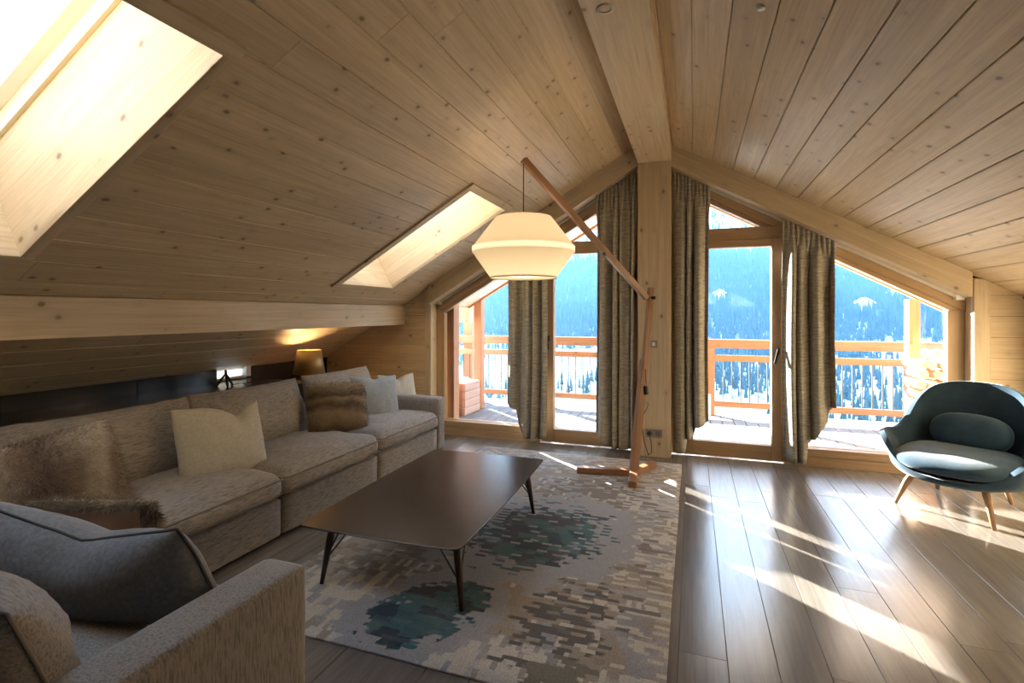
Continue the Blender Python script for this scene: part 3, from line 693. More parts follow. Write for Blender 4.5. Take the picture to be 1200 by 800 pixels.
# blue valley haze: a real scattering volume over the valley floor and the far slope
hm = bpy.data.materials.new('valley_haze'); hm.use_nodes = True; hn = N(hm.node_tree)
for x in list(hm.node_tree.nodes): hm.node_tree.nodes.remove(x)
ho = hn('OutputMaterial'); hv = hn('VolumeScatter'); hv.inputs['Color'].default_value = (0.22, 0.55, 1.0, 1); hv.inputs['Density'].default_value = 0.00055; hv.inputs['Anisotropy'].default_value = 0.0
hn.link(hv.outputs[0], ho.inputs['Volume'])
def arc(r, z): return [(r * math.sin(math.radians(a)), r * math.cos(math.radians(a)), z) for a in range(-44, 39, 6)]
lo0, lo1, hi0, hi1 = arc(140, -85), arc(1500, -85), arc(140, 170), arc(1500, 170); q = len(lo0)
hb = MB(); V_ = lo0 + lo1 + hi0 + hi1; F_ = []
for k in range(q - 1): F_ += [(k, k + 1, q + k + 1, q + k), (2 * q + k, 3 * q + k, 3 * q + k + 1, 2 * q + k + 1), (k, 2 * q + k, 2 * q + k + 1, k + 1), (q + k, q + k + 1, 3 * q + k + 1, 3 * q + k)]
F_ += [(0, q, 3 * q, 2 * q), (q - 1, 3 * q - 1, 4 * q - 1, 2 * q - 1)]
tag(obj('haze', hb.add(V_, F_), hm), 'thin blue haze hanging in the valley before the forest', 'haze', kind='stuff')
#--OBJECTS--
# ------------------------------------------------------------------ soft shapes
def rounded_box(c, size, r, n=10, puff=0.0, side=0.0, wr=0.0, seed=0.0):
    """closed rounded box centred on c; puff raises the middle of the top, side bulges the sides"""
    hx, hy, hz = (q / 2 for q in size); bm = bmesh.new(); bmesh.ops.create_cube(bm, size=2.0)
    bmesh.ops.subdivide_edges(bm, edges=bm.edges[:], cuts=n, use_grid_fill=True)
    for v in bm.verts:
        p = v.co.copy(); h = Vector((hx, hy, hz)); q = Vector((p.x * hx, p.y * hy, p.z * hz))
        # denser rows near the edges
        for a in range(3):
            q[a] = math.copysign(h[a] * (1 - (1 - abs(p[a])) ** 1.35), p[a])
        i = Vector((max(-h[a] + r, min(h[a] - r, q[a])) for a in range(3))); d = q - i
        if d.length > 1e-7: d = d.normalized() * r
        o = i + d; u, w_, t = p.x, p.y, p.z
        bul = max(0, (1 - u * u)) * max(0, (1 - w_ * w_))
        if t > 0: o.z += puff * bul ** 0.6 * t
        o.x += side * (1 - w_ * w_) * (1 - t * t) * u; o.y += side * 0.6 * (1 - u * u) * (1 - t * t) * w_
        if wr: o += v.normal * wr * mnoise.noise((o.x * 7 + seed, o.y * 7, o.z * 9)); 
        v.co = o + Vector(c)
    me = bpy.data.meshes.new('soft'); bm.to_mesh(me); bm.free(); return me
def ring_pts(c, hx, hy, r, z, n=6):
    pts = []
    for sx, sy, a0 in ((1, 1, 0), (-1, 1, 90), (-1, -1, 180), (1, -1, 270)):
        for k in range(n + 1):
            a = math.radians(a0 + 90 * k / n); pts.append((c[0] + sx * (hx - r) + r * math.cos(a), c[1] + sy * (hy - r) + r * math.sin(a), z))
    return pts
def pillow_mesh(w, h, t, chop=0.0, n=26, cu=0.05, rnd=0.05, flare=0.0, lin=False, seed=0.0, sag=0.0, wr=0.010, pinch=0.07, backmat=False):
    """cushion: x width, y height, z thickness, centred; front and back share the seam"""
    idx = {}; vs = []; seam = []
    def pt(i, j, s):
        u, v = -1 + 2 * i / n, -1 + 2 * j / n
        u = math.sin(u * math.pi / 2) * 0.5 + u * 0.5; v = math.sin(v * math.pi / 2) * 0.5 + v * 0.5
        e = max(0.0, (1 - u * u)) ** 0.55 * max(0.0, (1 - v * v)) ** 0.55
        x = w / 2 * u * (1 - pinch * (1 - v * v) * abs(u)); y = h / 2 * v * (1 - pinch * (1 - u * u) * abs(v))
        z = s * t / 2 * e
        k = (max(0.0, 1 - abs(u - cu) / 0.95) if lin else math.exp(-abs(u - cu) / 0.38)) * max(0, v + 0.25) ** 1.4; x *= 1 - rnd * u * u * v * v; y *= 1 - rnd * u * u * v * v; x *= 1 - flare * v
        y -= chop * k; z += s * chop * 0.12 * k * (1 if e > 0 else 0) - s * chop * 0.35 * math.exp(-((u - cu) / 0.16) ** 2) * max(0, v) * min(1, e * 2)
        y -= sag * (1 - u * u) * max(0, v) * 0.5
        if e > 0: z += s * wr * e ** 0.3 * (mnoise.noise((x * 9 + seed, y * 9, s * 3.1)) + 0.6 * mnoise.noise((x * 22 + seed, y * 22, s)))
        x += 0.35 * wr * mnoise.noise((seed, y * 12, 5.0)); y += 0.35 * wr * mnoise.noise((x * 12, seed, 2.0))
        return (x, y, z)
    def vid(i, j, s):
        b = i in (0, n) or j in (0, n); key = (i, j, 0 if b else s)
        if key not in idx: idx[key] = len(vs); vs.append(pt(i, j, 0 if b else s))
        return idx[key]
    fs = []
    for s in (1, -1):
        for i in range(n):
            for j in range(n):
                q = (vid(i, j, s), vid(i + 1, j, s), vid(i + 1, j + 1, s), vid(i, j + 1, s)); fs.append(q if s == 1 else q[::-1])
    for i in range(n): seam.append(vs[vid(i, 0, 0)])
    for j in range(n): seam.append(vs[vid(n, j, 0)])
    for i in range(n, 0, -1): seam.append(vs[vid(i, n, 0)])
    for j in range(n, 0, -1): seam.append(vs[vid(0, j, 0)])
    me = bpy.data.meshes.new('cushion'); me.from_pydata(vs, [], fs); me.update(); return me, seam
def frame(center, right, up):
    x = Vector(right).normalized(); z = x.cross(Vector(up)).normalized(); y = z.cross(x)
    M = Matrix(((x.x, y.x, z.x), (x.y, y.y, z.y), (x.z, y.z, z.z))).to_4x4(); M.translation = Vector(center); return M
def smooth(me): me.polygons.foreach_set('use_smooth', [True] * len(me.polygons)); return me
def fur_strands(me, count, length, mat, seed, sel=None):
    rg = np.random.default_rng(seed); me.calc_loop_triangles()
    V = np.array([v.co[:] for v in me.vertices]); T = np.array([t.vertices[:] for t in me.loop_triangles])
    if sel is not None: T = T[[sel(V[t].mean(0)) for t in T]]
    a, b, c = V[T[:, 0]], V[T[:, 1]], V[T[:, 2]]; nrm = np.cross(b - a, c - a); ar = np.linalg.norm(nrm, axis=1); nrm /= np.maximum(ar, 1e-9)[:, None]
    ti = rg.choice(len(T), count, p=ar / ar.sum()); r1, r2 = rg.random(count), rg.random(count); m = r1 + r2 > 1; r1[m], r2[m] = 1 - r1[m], 1 - r2[m]
    P = a[ti] + r1[:, None] * (b - a)[ti] + r2[:, None] * (c - a)[ti]; Nn = nrm[ti]
    lean = rg.normal(0, 0.45, (count, 3)) + np.array([0.35, -0.55, 0]); D = Nn + lean * 0.8; D /= np.linalg.norm(D, axis=1)[:, None]
    S = np.cross(D, rg.normal(0, 1, (count, 3))); S /= np.linalg.norm(S, axis=1)[:, None]
    L = length * rg.uniform(0.6, 1.2, count)[:, None]; wd = 0.0015
    v0, v1, v2 = P - S * wd - Nn * 0.002, P + S * wd - Nn * 0.002, P + D * L
    out = bpy.data.meshes.new('fur'); vv = np.stack([v0, v1, v2], 1).reshape(-1, 3)
    out.from_pydata(vv.tolist(), [], np.arange(count * 3).reshape(-1, 3).tolist()); out.materials.append(mat); return out
def pillow(name, label, center, right, up, w, h, t, mat, chop=0.0, piping=None, fur=0, group=None, seed=0.0, pr=0.0045, pinch=0.07, suede=None, wr=0.010, cu=0.05, rnd=0.05, flare=0.0, lin=False):
    me, seam = pillow_mesh(w, h, t, chop, cu=cu, rnd=rnd, flare=flare, lin=lin, seed=seed, pinch=pinch, wr=wr); smooth(me); me.materials.append(mat); M = frame(center, right, up)
    if suede:
        me.materials.append(suede)
        for p in me.polygons:
            c = p.center
            if c.z > 0 and abs(c.x) < w * 0.40 and abs(c.y) < h * 0.40: p.material_index = 1
    o = obj(name, me, None, None, matrix=M); tag(o, label, 'cushion', group)
    if piping: obj('piping', smooth(MB().tube(seam, pr, 6, closed=True).mesh('piping')), piping, o, matrix=M)
    if fur:
        sel = (lambda c: not (c[2] > 0 and abs(c[0]) < w * 0.41 and abs(c[1]) < h * 0.41)) if suede else None
        f = obj('fur', fur_strands(me, fur, 0.030, mat, int(seed * 10) + 3, sel), None, o, matrix=M); f['kind'] = 'stuff'
    return o

# ------------------------------------------------------------------ sofa
SX0, SXF = -3.42, -2.40            # back and front of the long run
sofa = thing('sofa', 'large taupe chenille corner sofa with loose back cushions', 'sofa', (-2.9, 2.8, 0))
mods = [(0.36, 1.40), (1.42, 2.515), (2.525, 3.545), (3.555, 4.565)]
for a, b in mods:
    xf = SXF if a > 1 else SXF
    obj('base', smooth(rounded_box(((SX0 + SXF) / 2, (a + b) / 2, 0.14), (SXF - SX0, b - a, 0.235), 0.018, 6)), SOFA, sofa)
obj('base', smooth(rounded_box(((SXF - 1.41) / 2 + 0.005, 0.88, 0.14), (SXF * -1 - 1.41 - 0.01, 1.04, 0.235), 0.018, 6)), SOFA_N, sofa)
obj('back_panel', smooth(rounded_box((SX0 + 0.09, 2.49, 0.40), (0.17, 4.16, 0.36), 0.03, 8)), SOFA, sofa)
obj('back_panel', smooth(rounded_box((-2.335, 0.44, 0.38), (1.82, 0.15, 0.32), 0.03, 8)), SOFA_N, sofa)
def arm(x0, x1, y0, y1, z1, mat):
    a = obj('arm', smooth(rounded_box(((x0 + x1) / 2, (y0 + y1) / 2, (0.02 + z1) / 2), (x1 - x0, y1 - y0, z1 - 0.02), 0.028, 14, puff=0.004, side=0.004)), mat, sofa)
    return a
arm(SX0, SXF + 0.005, 4.57, 4.72, 0.552, SOFA)
arm(-1.41, -1.235, 0.36, 1.415, 0.552, SOFA_N)
def seat(cx, cy, sx, sy, seed, mat=SOFA, front='x'):
    z0, z1 = 0.262, 0.405
    s = obj('seat_cushion', smooth(rounded_box((cx, cy, (z0 + z1) / 2), (sx, sy, z1 - z0), 0.055, 16, puff=0.050, side=0.016, wr=0.014, seed=seed)), mat, sofa)
    mb = MB()
    for z, g in ((z1 - 0.025, 0.004), (z0 + 0.03, 0.004)): mb.tube(ring_pts((cx, cy), sx / 2 + g, sy / 2 + g * 0.5, 0.05, z), 0.0055, 6, closed=True)
    obj('piping', smooth(mb.mesh('piping')), PIPING_S, s)
for i, (a, b) in enumerate(mods[1:]): seat((-3.26 + SXF + 0.03) / 2, (a + b) / 2, 0.87, b - a + 0.004, i * 3.1)
seat(-2.0, 1.03, 0.92 + 0.26, 0.80, 11.0, SOFA_N)
seat(-2.93, 1.03, 0.66, 0.76, 13.0, SOFA)
def backc(center, right, up, w, h, t, mat, seed):
    me, seam = pillow_mesh(w, h, t, 0.0, n=26, seed=seed, sag=0.03, wr=0.014, pinch=0.035); smooth(me)
    b = obj('back_cushion', me, mat, sofa, matrix=frame(center, right, up))
    obj('piping', smooth(MB().tube(seam, 0.005, 6, closed=True).mesh('piping')), PIPING_S, b, matrix=frame(center, right, up))
UPX = (-0.30, 0, 0.95)
backc((-3.13, 1.98, 0.615), (0.02, 1, 0), UPX, 1.08, 0.50, 0.27, SOFA_B, 1.0)
backc((-3.13, 3.01, 0.62), (0, 1, 0), UPX, 1.04, 0.50, 0.28, SOFA_B, 2.0)
backc((-3.12, 4.03, 0.63), (0, 1, 0), UPX, 0.98, 0.50, 0.27, SOFA_B, 3.0)
backc((-1.82, 0.745, 0.55), (1, 0, 0), (0, -0.33, 0.94), 0.92, 0.46, 0.36, SOFA_NB, 4.0)

# ------------------------------------------------------------------ scatter cushions
pillow('cushion', 'natural beige linen cushion with a chopped top in the middle of the sofa', at_x(260, 516, -2.80), (0.30, 0.95, 0.02), (-0.32, -0.05, 0.95), 0.54, 0.50, 0.19, LINEN, chop=0.075, cu=0.38, seed=1.3, pinch=0.05)
pillow('fur_cushion', 'striped brown fur cushion propped beside the blue grey cushion', at_x(395, 478, -2.83), (0.62, 0.78, -0.01), (-0.32, 0.18, 0.93), 0.50, 0.44, 0.17, FUR_D, fur=9000, seed=2.1, pinch=0.03)
pillow('cushion', 'blue grey linen cushion between the brown fur cushion and the pale one', at_x(439, 466, -2.88), (0.60, 0.80, -0.03), (-0.28, 0.16, 0.94), 0.49, 0.46, 0.16, BLUEGREY, chop=0.03, seed=3.7)
pillow('cushion', 'pale linen cushion leaning by the far sofa arm', at_x(466, 461, -2.98), (0.42, 0.90, -0.02), (-0.22, 0.12, 0.95), 0.48, 0.46, 0.15, LINEN2, chop=0.05, seed=4.2)
pillow('fur_cushion', 'cream and brown fur cushion leaning on the sofa back corner', at_x(64, 563, -2.83), (0.40, 0.84, 0.20), (-0.36, -0.30, 0.88), 0.52, 0.44, 0.20, FUR_L, fur=13000, seed=5.9, pinch=0.03)
pillow('fur_cushion', 'fur cushion with a tan suede back behind the slate blue cushion', at_y(114, 634, 1.36), (0.96, 0.20, 0.05), (0.02, -0.18, 0.95), 0.60, 0.36, 0.10, FUR_D, fur=13000, seed=6.4, suede=SUEDE, pinch=0.0)
pillow('cushion', 'light blue woven cushion peeking out behind the slate blue cushion', at_y(-62, 622, 1.36), (0.98, 0.10, 0.0), (0.0, -0.15, 0.97), 0.46, 0.44, 0.14, SKYBLUE, seed=7.7, piping=PIPING)
pillow('cushion', 'big slate blue woven cushion with dark piping and a dented top', at_y(92, 664, 1.12), (0.985, 0.17, -0.04), (-0.03, -0.30, 0.95), 1.02, 0.47, 0.27, DENIM, chop=0.085, cu=0.12, rnd=0.09, flare=0.09, lin=True, piping=PIPING, seed=8.8, pr=0.0048, pinch=0.03)

# ------------------------------------------------------------------ rug
def rug_mat():
    m, nt, b = new_mat('rug_wool'); n = N(nt)
    tc = n('TexCoord'); base = tc.outputs['Object']
    wv = n('TexNoise'); wv.inputs['Scale'].default_value = 14; n.link(base, wv.inputs['Vector'])
    def snapped(cx, cy, ox=0.0):
        jit = n('VectorMath', operation='MULTIPLY_ADD'); n.link(wv.outputs['Color'], jit.inputs[0]); jit.inputs[1].default_value = (cx * 0.55, cy * 0.55, 0); n.link(base, jit.inputs[2])
        sp = n('SeparateXYZ'); n.link(jit.outputs[0], sp.inputs[0]); cb = n('CombineXYZ')
        row = n.math('SNAP', sp.outputs[1], cy); xo = n.math('ADD', sp.outputs[0], n.math('MULTIPLY', n.math('SINE', n.math('MULTIPLY', row, 917.0)), cx))
        n.link(n.math('SNAP', xo, cx), cb.inputs[0]); n.link(row, cb.inputs[1]); cb.inputs[2].default_value = ox; return cb.outputs[0]
    A = snapped(0.060, 0.024); B = snapped(0.024, 0.075, 3.0); Cc = snapped(0.095, 0.034, 7.0)
    def nz(v, s, d=2.0): return n.noise(v, s, d, 0.6)
    grey, grey2 = (0.42, 0.42, 0.435), (0.335, 0.335, 0.35)
    col = n.mix(n.ramp(nz(base, 3.2), [(0.42, 0.0), (0.58, 1.0)]), grey, grey2)
    sp0 = n('SeparateXYZ'); n.link(base, sp0.inputs[0]); X, Y = sp0.outputs[0], sp0.outputs[1]
    def blob(cx, cy, rx, ry, ang=0.0):
        dx0, dy0 = n.math('SUBTRACT', X, cx), n.math('SUBTRACT', Y, cy); ca, sa = math.cos(ang), math.sin(ang)
        dx = n.math('DIVIDE', n.math('ADD', n.math('MULTIPLY', dx0, ca), n.math('MULTIPLY', dy0, sa)), rx)
        dy = n.math('DIVIDE', n.math('SUBTRACT', n.math('MULTIPLY', dy0, ca), n.math('MULTIPLY', dx0, sa)), ry)
        return n.math('MAXIMUM', n.math('SUBTRACT', 1.0, n.math('ADD', n.math('MULTIPLY', dx, dx), n.math('MULTIPLY', dy, dy))), -1.0)
    def mask(bl, nv, k, th, soft=0.03):          # k: pull of the blob, th: threshold on noise
        return n.ramp(n.math('ADD', n.math('MULTIPLY', bl, k), n.math('SUBTRACT', nv, th)), [(0.0, 0.0), (soft, 1.0)])
    tan, cream, taupe, dk = (0.38, 0.315, 0.235), (0.64, 0.60, 0.53), (0.21, 0.185, 0.165), (0.125, 0.112, 0.108)
    hole = n.ramp(nz(A, 31.0, 1), [(0.43, 0.0), (0.46, 1.0)]); holeB = n.ramp(nz(B, 29.0, 1), [(0.46, 0.0), (0.49, 1.0)])
    def H(m, h=None): return n.math('MULTIPLY', m, h if h is not None else hole)
    # broad stains of tan and taupe, edged by the little blocks
    col = n.mix(n.math('MULTIPLY', n.ramp(n.math('ADD', nz(Cc, 2.6, 4), n.math('MULTIPLY', nz(A, 21.0), 0.25)), [(0.63, 0.0), (0.68, 1.0)]), 0.8), col, tan)
    col = n.mix(n.math('MULTIPLY', H(mask(blob(0.15, 0.72, 0.75, 0.26, 0.15), nz(A, 11.0, 3), 0.20, 0.55)), 0.85), col, taupe)
    col = n.mix(mask(blob(0.75, 0.62, 0.45, 0.35, 0.3), nz(Cc, 9.0, 3), 0.22, 0.58), col, tan)
    col = n.mix(mask(blob(0.80, 2.10, 0.45, 0.45), nz(A, 11.0, 3), 0.18, 0.56), col, taupe)
    # cream blocks: everywhere sparse, dense on the window side border, along the near edge and in the near corner
    col = n.mix(mask(blob(1.30, 1.5, 0.42, 2.3), nz(A, 23.0, 1), 0.10, 0.60), col, cream)
    col = n.mix(mask(blob(0.70, 3.0, 1.3, 0.55), nz(A, 23.0, 1), 0.10, 0.58), col, cream)
    col = n.mix(mask(blob(0.75, 0.02, 0.95, 0.20), nz(B, 17.0, 1), 0.12, 0.52, 0.02), col, cream)
    col = n.mix(H(mask(blob(-0.08, 0.30, 0.36, 0.34), nz(B, 17.0, 2), 0.16, 0.56), holeB), col, (0.64, 0.585, 0.47))
    col = n.mix(mask(blob(1.28, 1.2, 0.30, 1.6), nz(Cc, 15.0, 2), 0.10, 0.66), col, taupe)
    # dark taupe islands
    col = n.mix(H(mask(blob(1.00, 0.48, 0.24, 0.46, -0.2), nz(A, 13.0, 3), 0.24, 0.60)), col, dk)
    col = n.mix(mask(blob(1.05, 0.10, 0.16, 0.16), nz(A, 13.0, 3), 0.25, 0.62), col, (0.20, 0.19, 0.15))
    # petrol islands on a plain grey field
    navy, teal = (0.016, 0.040, 0.070), (0.045, 0.135, 0.155)
    for (cx, cy, rx, ry, an, seed_) in ((0.62, 1.32, 0.46, 0.58, -0.25, 0.0), (0.38, 0.34, 0.24, 0.36, -0.5, 1.0)):
        bl = blob(cx, cy, rx, ry, an)
        col = n.mix(mask(blob(cx, cy, rx * 1.25, ry * 1.15, an), nz(base, 7.0), 0.5, 0.42), col, (0.37, 0.375, 0.395))
        cc = n.mix(n.ramp(nz(Cc, 6.0 + seed_, 2), [(0.46, 0.0), (0.52, 1.0)]), navy, teal)
        mk = mask(bl, nz(A, 10.0, 3), 0.30 + 0.08 * seed_, 0.60 - 0.02 * seed_); col = n.mix(H(mk, n.math('MAXIMUM', n.ramp(nz(A, 27.0, 1), [(0.37, 0.0), (0.40, 1.0)]), 0.9 * seed_)), col, cc)
    col = n.mix(n.math('MULTIPLY', n.ramp(nz(base, 5.0, 4), [(0.45, 0.0), (0.7, 1.0)]), 0.20), col, (0.32, 0.285, 0.235))
    pile = nz(base, 130.0, 3); col = n.mix(n.ramp(pile, [(0.35, 0.55), (0.65, 0.0)]), col, n.mix(0.6, col, (0.02, 0.02, 0.02)))
    n.link(col, b.inputs['Base Color']); b.inputs['Roughness'].default_value = 0.95; b.inputs['Specular IOR Level'].default_value = 0.1; b.inputs['Sheen Weight'].default_value = 0.2
    n.bump(b, n.math('ADD', n.math('ADD', nz(A, 23.0, 0.0), nz(B, 17.0, 0.0)), n.math('MULTIPLY', pile, 0.6)), 0.45, 0.005)
    return m
rx0, rx1, ry0, ry1 = -2.045, -0.095, 1.79, 4.965
rme = rounded_box(((rx1 - rx0) / 2 * 0, 0, 0.0075), (rx1 - rx0, ry1 - ry0, 0.013), 0.006, 14)
for v in rme.vertices: v.co += Vector((0.006 * mnoise.noise((v.co.y * 2, 1, 0)), 0.010 * mnoise.noise((v.co.x * 2.5, 4, 0)), 0))
# the material's origin sits 0.98 m from the window side border, at the near edge
for v in rme.vertices: v.co += Vector(((rx1 - rx0) / 2 - 0.50, (ry1 - ry0) / 2, 0))
rug = obj('rug', smooth(rme), rug_mat(), None, matrix=Matrix.Translation((rx0 + 0.50, ry0, 0)))
tag(rug, 'abstract wool rug in grey, beige and petrol blue under the coffee table', 'rug')
RT = 0.0145

# ------------------------------------------------------------------ coffee table
ct = thing('coffee_table', 'low dark wood coffee table with splayed legs and wire braces', 'table', (-1.42, 2.77, RT))
cen = Vector((-1.418, 2.772)); hw, hd = 0.432, 0.738; rot = math.radians(1.2)
def sup(hx, hy, k=7.0, n=96):
    r = 0.028; pts = []; bow = 0.012
    for sx, sy, a0 in ((1, 1, 0), (-1, 1, 90), (-1, -1, 180), (1, -1, 270)):
        for q in range(7):
            a = math.radians(a0 + 15 * q); pts.append((sx * (hx - r) + r * math.cos(a), sy * (hy - r) + r * math.sin(a)))
        x0, y0 = pts[-1]; nx_, ny_ = {0: (-1, 1), 90: (-1, -1), 180: (1, -1), 270: (1, 1)}[a0]
        x1, y1 = ((-(hx - r), hy), (-hx, -(hy - r)), (hx - r, -hy), (hx, hy - r))[a0 // 90]
        for q in range(1, 23):
            t = q / 23; bx, by = x0 + (x1 - x0) * t, y0 + (y1 - y0) * t; e = bow * 4 * t * (1 - t)
            pts.append((bx, by + math.copysign(e, by)) if a0 in (0, 180) else (bx + math.copysign(e, bx), by))
    return pts
def rot2(p): c_, s_ = math.cos(rot), math.sin(rot); return (cen.x + p[0] * c_ - p[1] * s_, cen.y + p[0] * s_ + p[1] * c_)
mb = MB(); n_ = 116; levels = [(0.86, 0.333), (0.975, 0.347), (1.0, 0.352), (1.0, 0.357), (0.997, 0.359)]
rings = []
for f, z in levels:
    pts = sup(hw - (1 - f) * 0.6, hd - (1 - f) * 0.6, 14.0, n_); rings.append([(p[0], p[1], z) for p in pts])
vs = [p for r in rings for p in r]; fs = [tuple(range(n_ - 1, -1, -1)), tuple((len(levels) - 1) * n_ + i for i in range(n_))]
for l in range(len(levels) - 1):
    for i in range(n_): fs.append((l * n_ + i, l * n_ + (i + 1) % n_, (l + 1) * n_ + (i + 1) % n_, (l + 1) * n_ + i))
M = Matrix.Translation((cen.x, cen.y, 0)) @ Matrix.Rotation(math.pi / 2 + rot, 4, 'Z')
top = MB().add([(y, -x, z) for x, y, z in vs], fs); top = obj('table_top', top, DARKOAK, ct, matrix=M)
for sx in (-1, 1):
    for sy in (-1, 1):
        a = Vector((*rot2((sx * (hw - 0.085), sy * (hd - 0.165))), 0.338)); f = Vector((*rot2((sx * (hw - 0.042), sy * (hd - 0.125))), RT + 0.0014))
        lg = obj('leg', smooth(MB().tube([a, a.lerp(f, 0.35), f], [0.021, 0.019, 0.0105], 14).mesh('leg')), LEGWOOD, ct)
        mb = MB()
        q = a.lerp(f, 0.62)
        for dx, dy in ((-sx * 0.13, 0.0), (0.0, -sy * 0.13)):
            e = Vector((*rot2((sx * (hw - 0.085) + dx, sy * (hd - 0.165) + dy)), 0.336)); mb.tube([q, e], 0.0042, 6)
        obj('brace', mb, BLACK, lg)

# ------------------------------------------------------------------ floor lamp
hub = Vector((-0.475, 4.47, RT)); fl = thing('floor_lamp', 'tall wooden crane floor lamp with a wide cream fabric shade', 'floor lamp', hub)
hz = RT + 0.027
ends = [at_z(676, 550, 0.04), at_z(741, 568, 0.04), at_z(766, 543.5, 0.04)]
for i, e in enumerate(ends):
    e = Vector((e.x, e.y, hz)); d = (e - Vector((hub.x, hub.y, hz))); s = Vector((hub.x, hub.y, hz)) - d.normalized() * (0.02 if i else 0.03)
    obj('foot', MB().bar(s, e, 0.066, 0.052), LAMPWOOD, fl, bevel=0.004)
def grain_bar(name, a, b, w, h, parent, mat=LAMPWOOD):
    a, b = Vector(a), Vector(b); x = (b - a).normalized(); y = Vector((0.6, -0.8, 0)); y = (y - x * y.dot(x)).normalized(); z = x.cross(y); L = (b - a).length
    M = Matrix(((x.x, y.x, z.x), (x.y, y.y, z.y), (x.z, y.z, z.z))).to_4x4(); M.translation = (a + b) / 2
    return obj(name, MB().box((-L / 2, -w / 2, -h / 2), (L / 2, w / 2, h / 2)), mat, parent, matrix=M, bevel=0.003)
ptop = at_y(763.0, 337, 4.60); base = Vector((hub.x, hub.y, hz + 0.02))
jn = base.lerp(ptop, 0.55)
grain_bar('post', base, base.lerp(ptop, 0.60), 0.060, 0.060, fl)
grain_bar('post_upper', jn + Vector((0.012, -0.012, 0)), ptop, 0.040, 0.050, fl)
tip = at_y(613.5, 187, 3.46); tip.z -= 0.0
elbow = at_y(757.5, 349, 4.575)
grain_bar('arm', elbow, tip, 0.046, 0.046, fl)
piv = at_y(762, 349, 4.59); obj('pivot_bolt', MB().tube([piv + Vector((-0.05, 0.02, 0)), piv + Vector((0.05, -0.02, 0))], 0.014, 12), BLACK, fl)
kn = elbow.lerp(tip, 0.385); obj('cable_guide', MB().tube([kn + Vector((0, -0.01, -0.035)), kn + Vector((0, -0.03, -0.02))], 0.010, 10), BLACK, fl)
sc = at_y(614.8, 254, 3.44); zt_ = sc.z; sc = Vector((tip.x + 0.006, 3.44, 0))
fw = lambda P: (P[0] * -SA + P[1] * CA)
def zv(v): return H + (HZ - v) / FPX * fw(sc)
zT, zB1, zB2, zBt = zv(255), zv(289.5), zv(296.0), zv(325.5)
R1, R2, R3 = 33.0 / FPX * fw(sc), 59.5 / FPX * fw(sc), 38.5 / FPX * fw(sc)
obj('cord', MB().tube([tip + Vector((0, 0, -0.01)), (sc.x, sc.y, zT - 0.02)], 0.0035, 6), BLACK, fl)
obj('shade_upper', smooth(MB().lathe([(R1, zT), (R1 + (R2 - R1) * .5, (zT + zB1) / 2), (R2, zB1)], (sc.x, sc.y, 0), 64).mesh('shade')), LINENSHADE, fl)
obj('shade_band', smooth(MB().lathe([(R2 - 0.004, zB1 + 0.001), (R2 + 0.004, zB1), (R2 + 0.004, zB2), (R2 - 0.004, zB2 - 0.001)], (sc.x, sc.y, 0), 64).mesh('band')), BANDM, fl)
obj('shade_lower', smooth(MB().lathe([(R2, zB2), (R3 + (R2 - R3) * .5, (zB2 + zBt) / 2), (R3, zBt)], (sc.x, sc.y, 0), 64).mesh('shade')), LINENSHADE, fl)
obj('shade_ring', smooth(MB().tube([(sc.x + R3 * math.cos(a), sc.y + R3 * math.sin(a), zBt) for a in np.linspace(0, 2 * math.pi, 49)[:-1]], 0.004, 6, closed=True).mesh('ring')), plain('ring_cream', (0.85, 0.8, 0.68), 0.6), fl)
obj('diffuser', MB().lathe([(0.001, zBt + 0.012), (R3 - 0.006, zBt + 0.012)], (sc.x, sc.y, 0), 48), LINENSHADE, fl)
obj('bulb', smooth(MB().lathe([(0.001, -0.05), (0.03, -0.045), (0.045, -0.01), (0.03, 0.035), (0.014, 0.06), (0.012, 0.09)], (sc.x, sc.y, (zB1 + zB2) / 2 + 0.03), 20).mesh('bulb')), BULB, fl)
obj('shade_spider', MB().tube([(sc.x - R1, sc.y, zT - 0.004), (sc.x + R1, sc.y, zT - 0.004)], 0.003, 6).tube([(sc.x, sc.y, zT), (sc.x, sc.y, (zB1 + zB2) / 2 + 0.1)], 0.006, 8), BLACK, fl)
ld = bpy.data.lights.new('floor_lamp_light', 'POINT'); ld.energy = 0.95; ld.color = (1.0, 0.82, 0.58); ld.shadow_soft_size = 0.06
lo = bpy.data.objects.new('floor_lamp_light', ld); COL.objects.link(lo); lo.location = (sc.x, sc.y, (zB1 + zB2) / 2 + 0.03 - 0.10)
# mains cable: down the post, inline switch, loop, socket
pw = lambda u, v, y: at_y(u, v, y)
cb = [pw(756, 430, 4.52), pw(757, 447, 4.52), pw(758, 458, 4.53), pw(755, 470, 4.53), pw(760, 473, 4.52), pw(757, 480, 4.53), pw(753, 488, 4.54), pw(752, 497, 4.56), pw(755, 518, 4.75), pw(760, 533, 4.95), pw(764, 530, 5.05), pw(763, 517, 5.13), pw(760.5, 509, 5.135)]
obj('cable', MB().tube(cb, 0.004, 6), BLACK, fl)
obj('switch', MB().tube([pw(756.5, 452, 4.515), pw(757.5, 462, 4.515)], 0.019, 10), BLACK, fl)
obj('plug', MB().tube([at_y(760.5, 508, 5.157), at_y(760.5, 508, 5.125)], 0.021, 12), BLACK, fl)

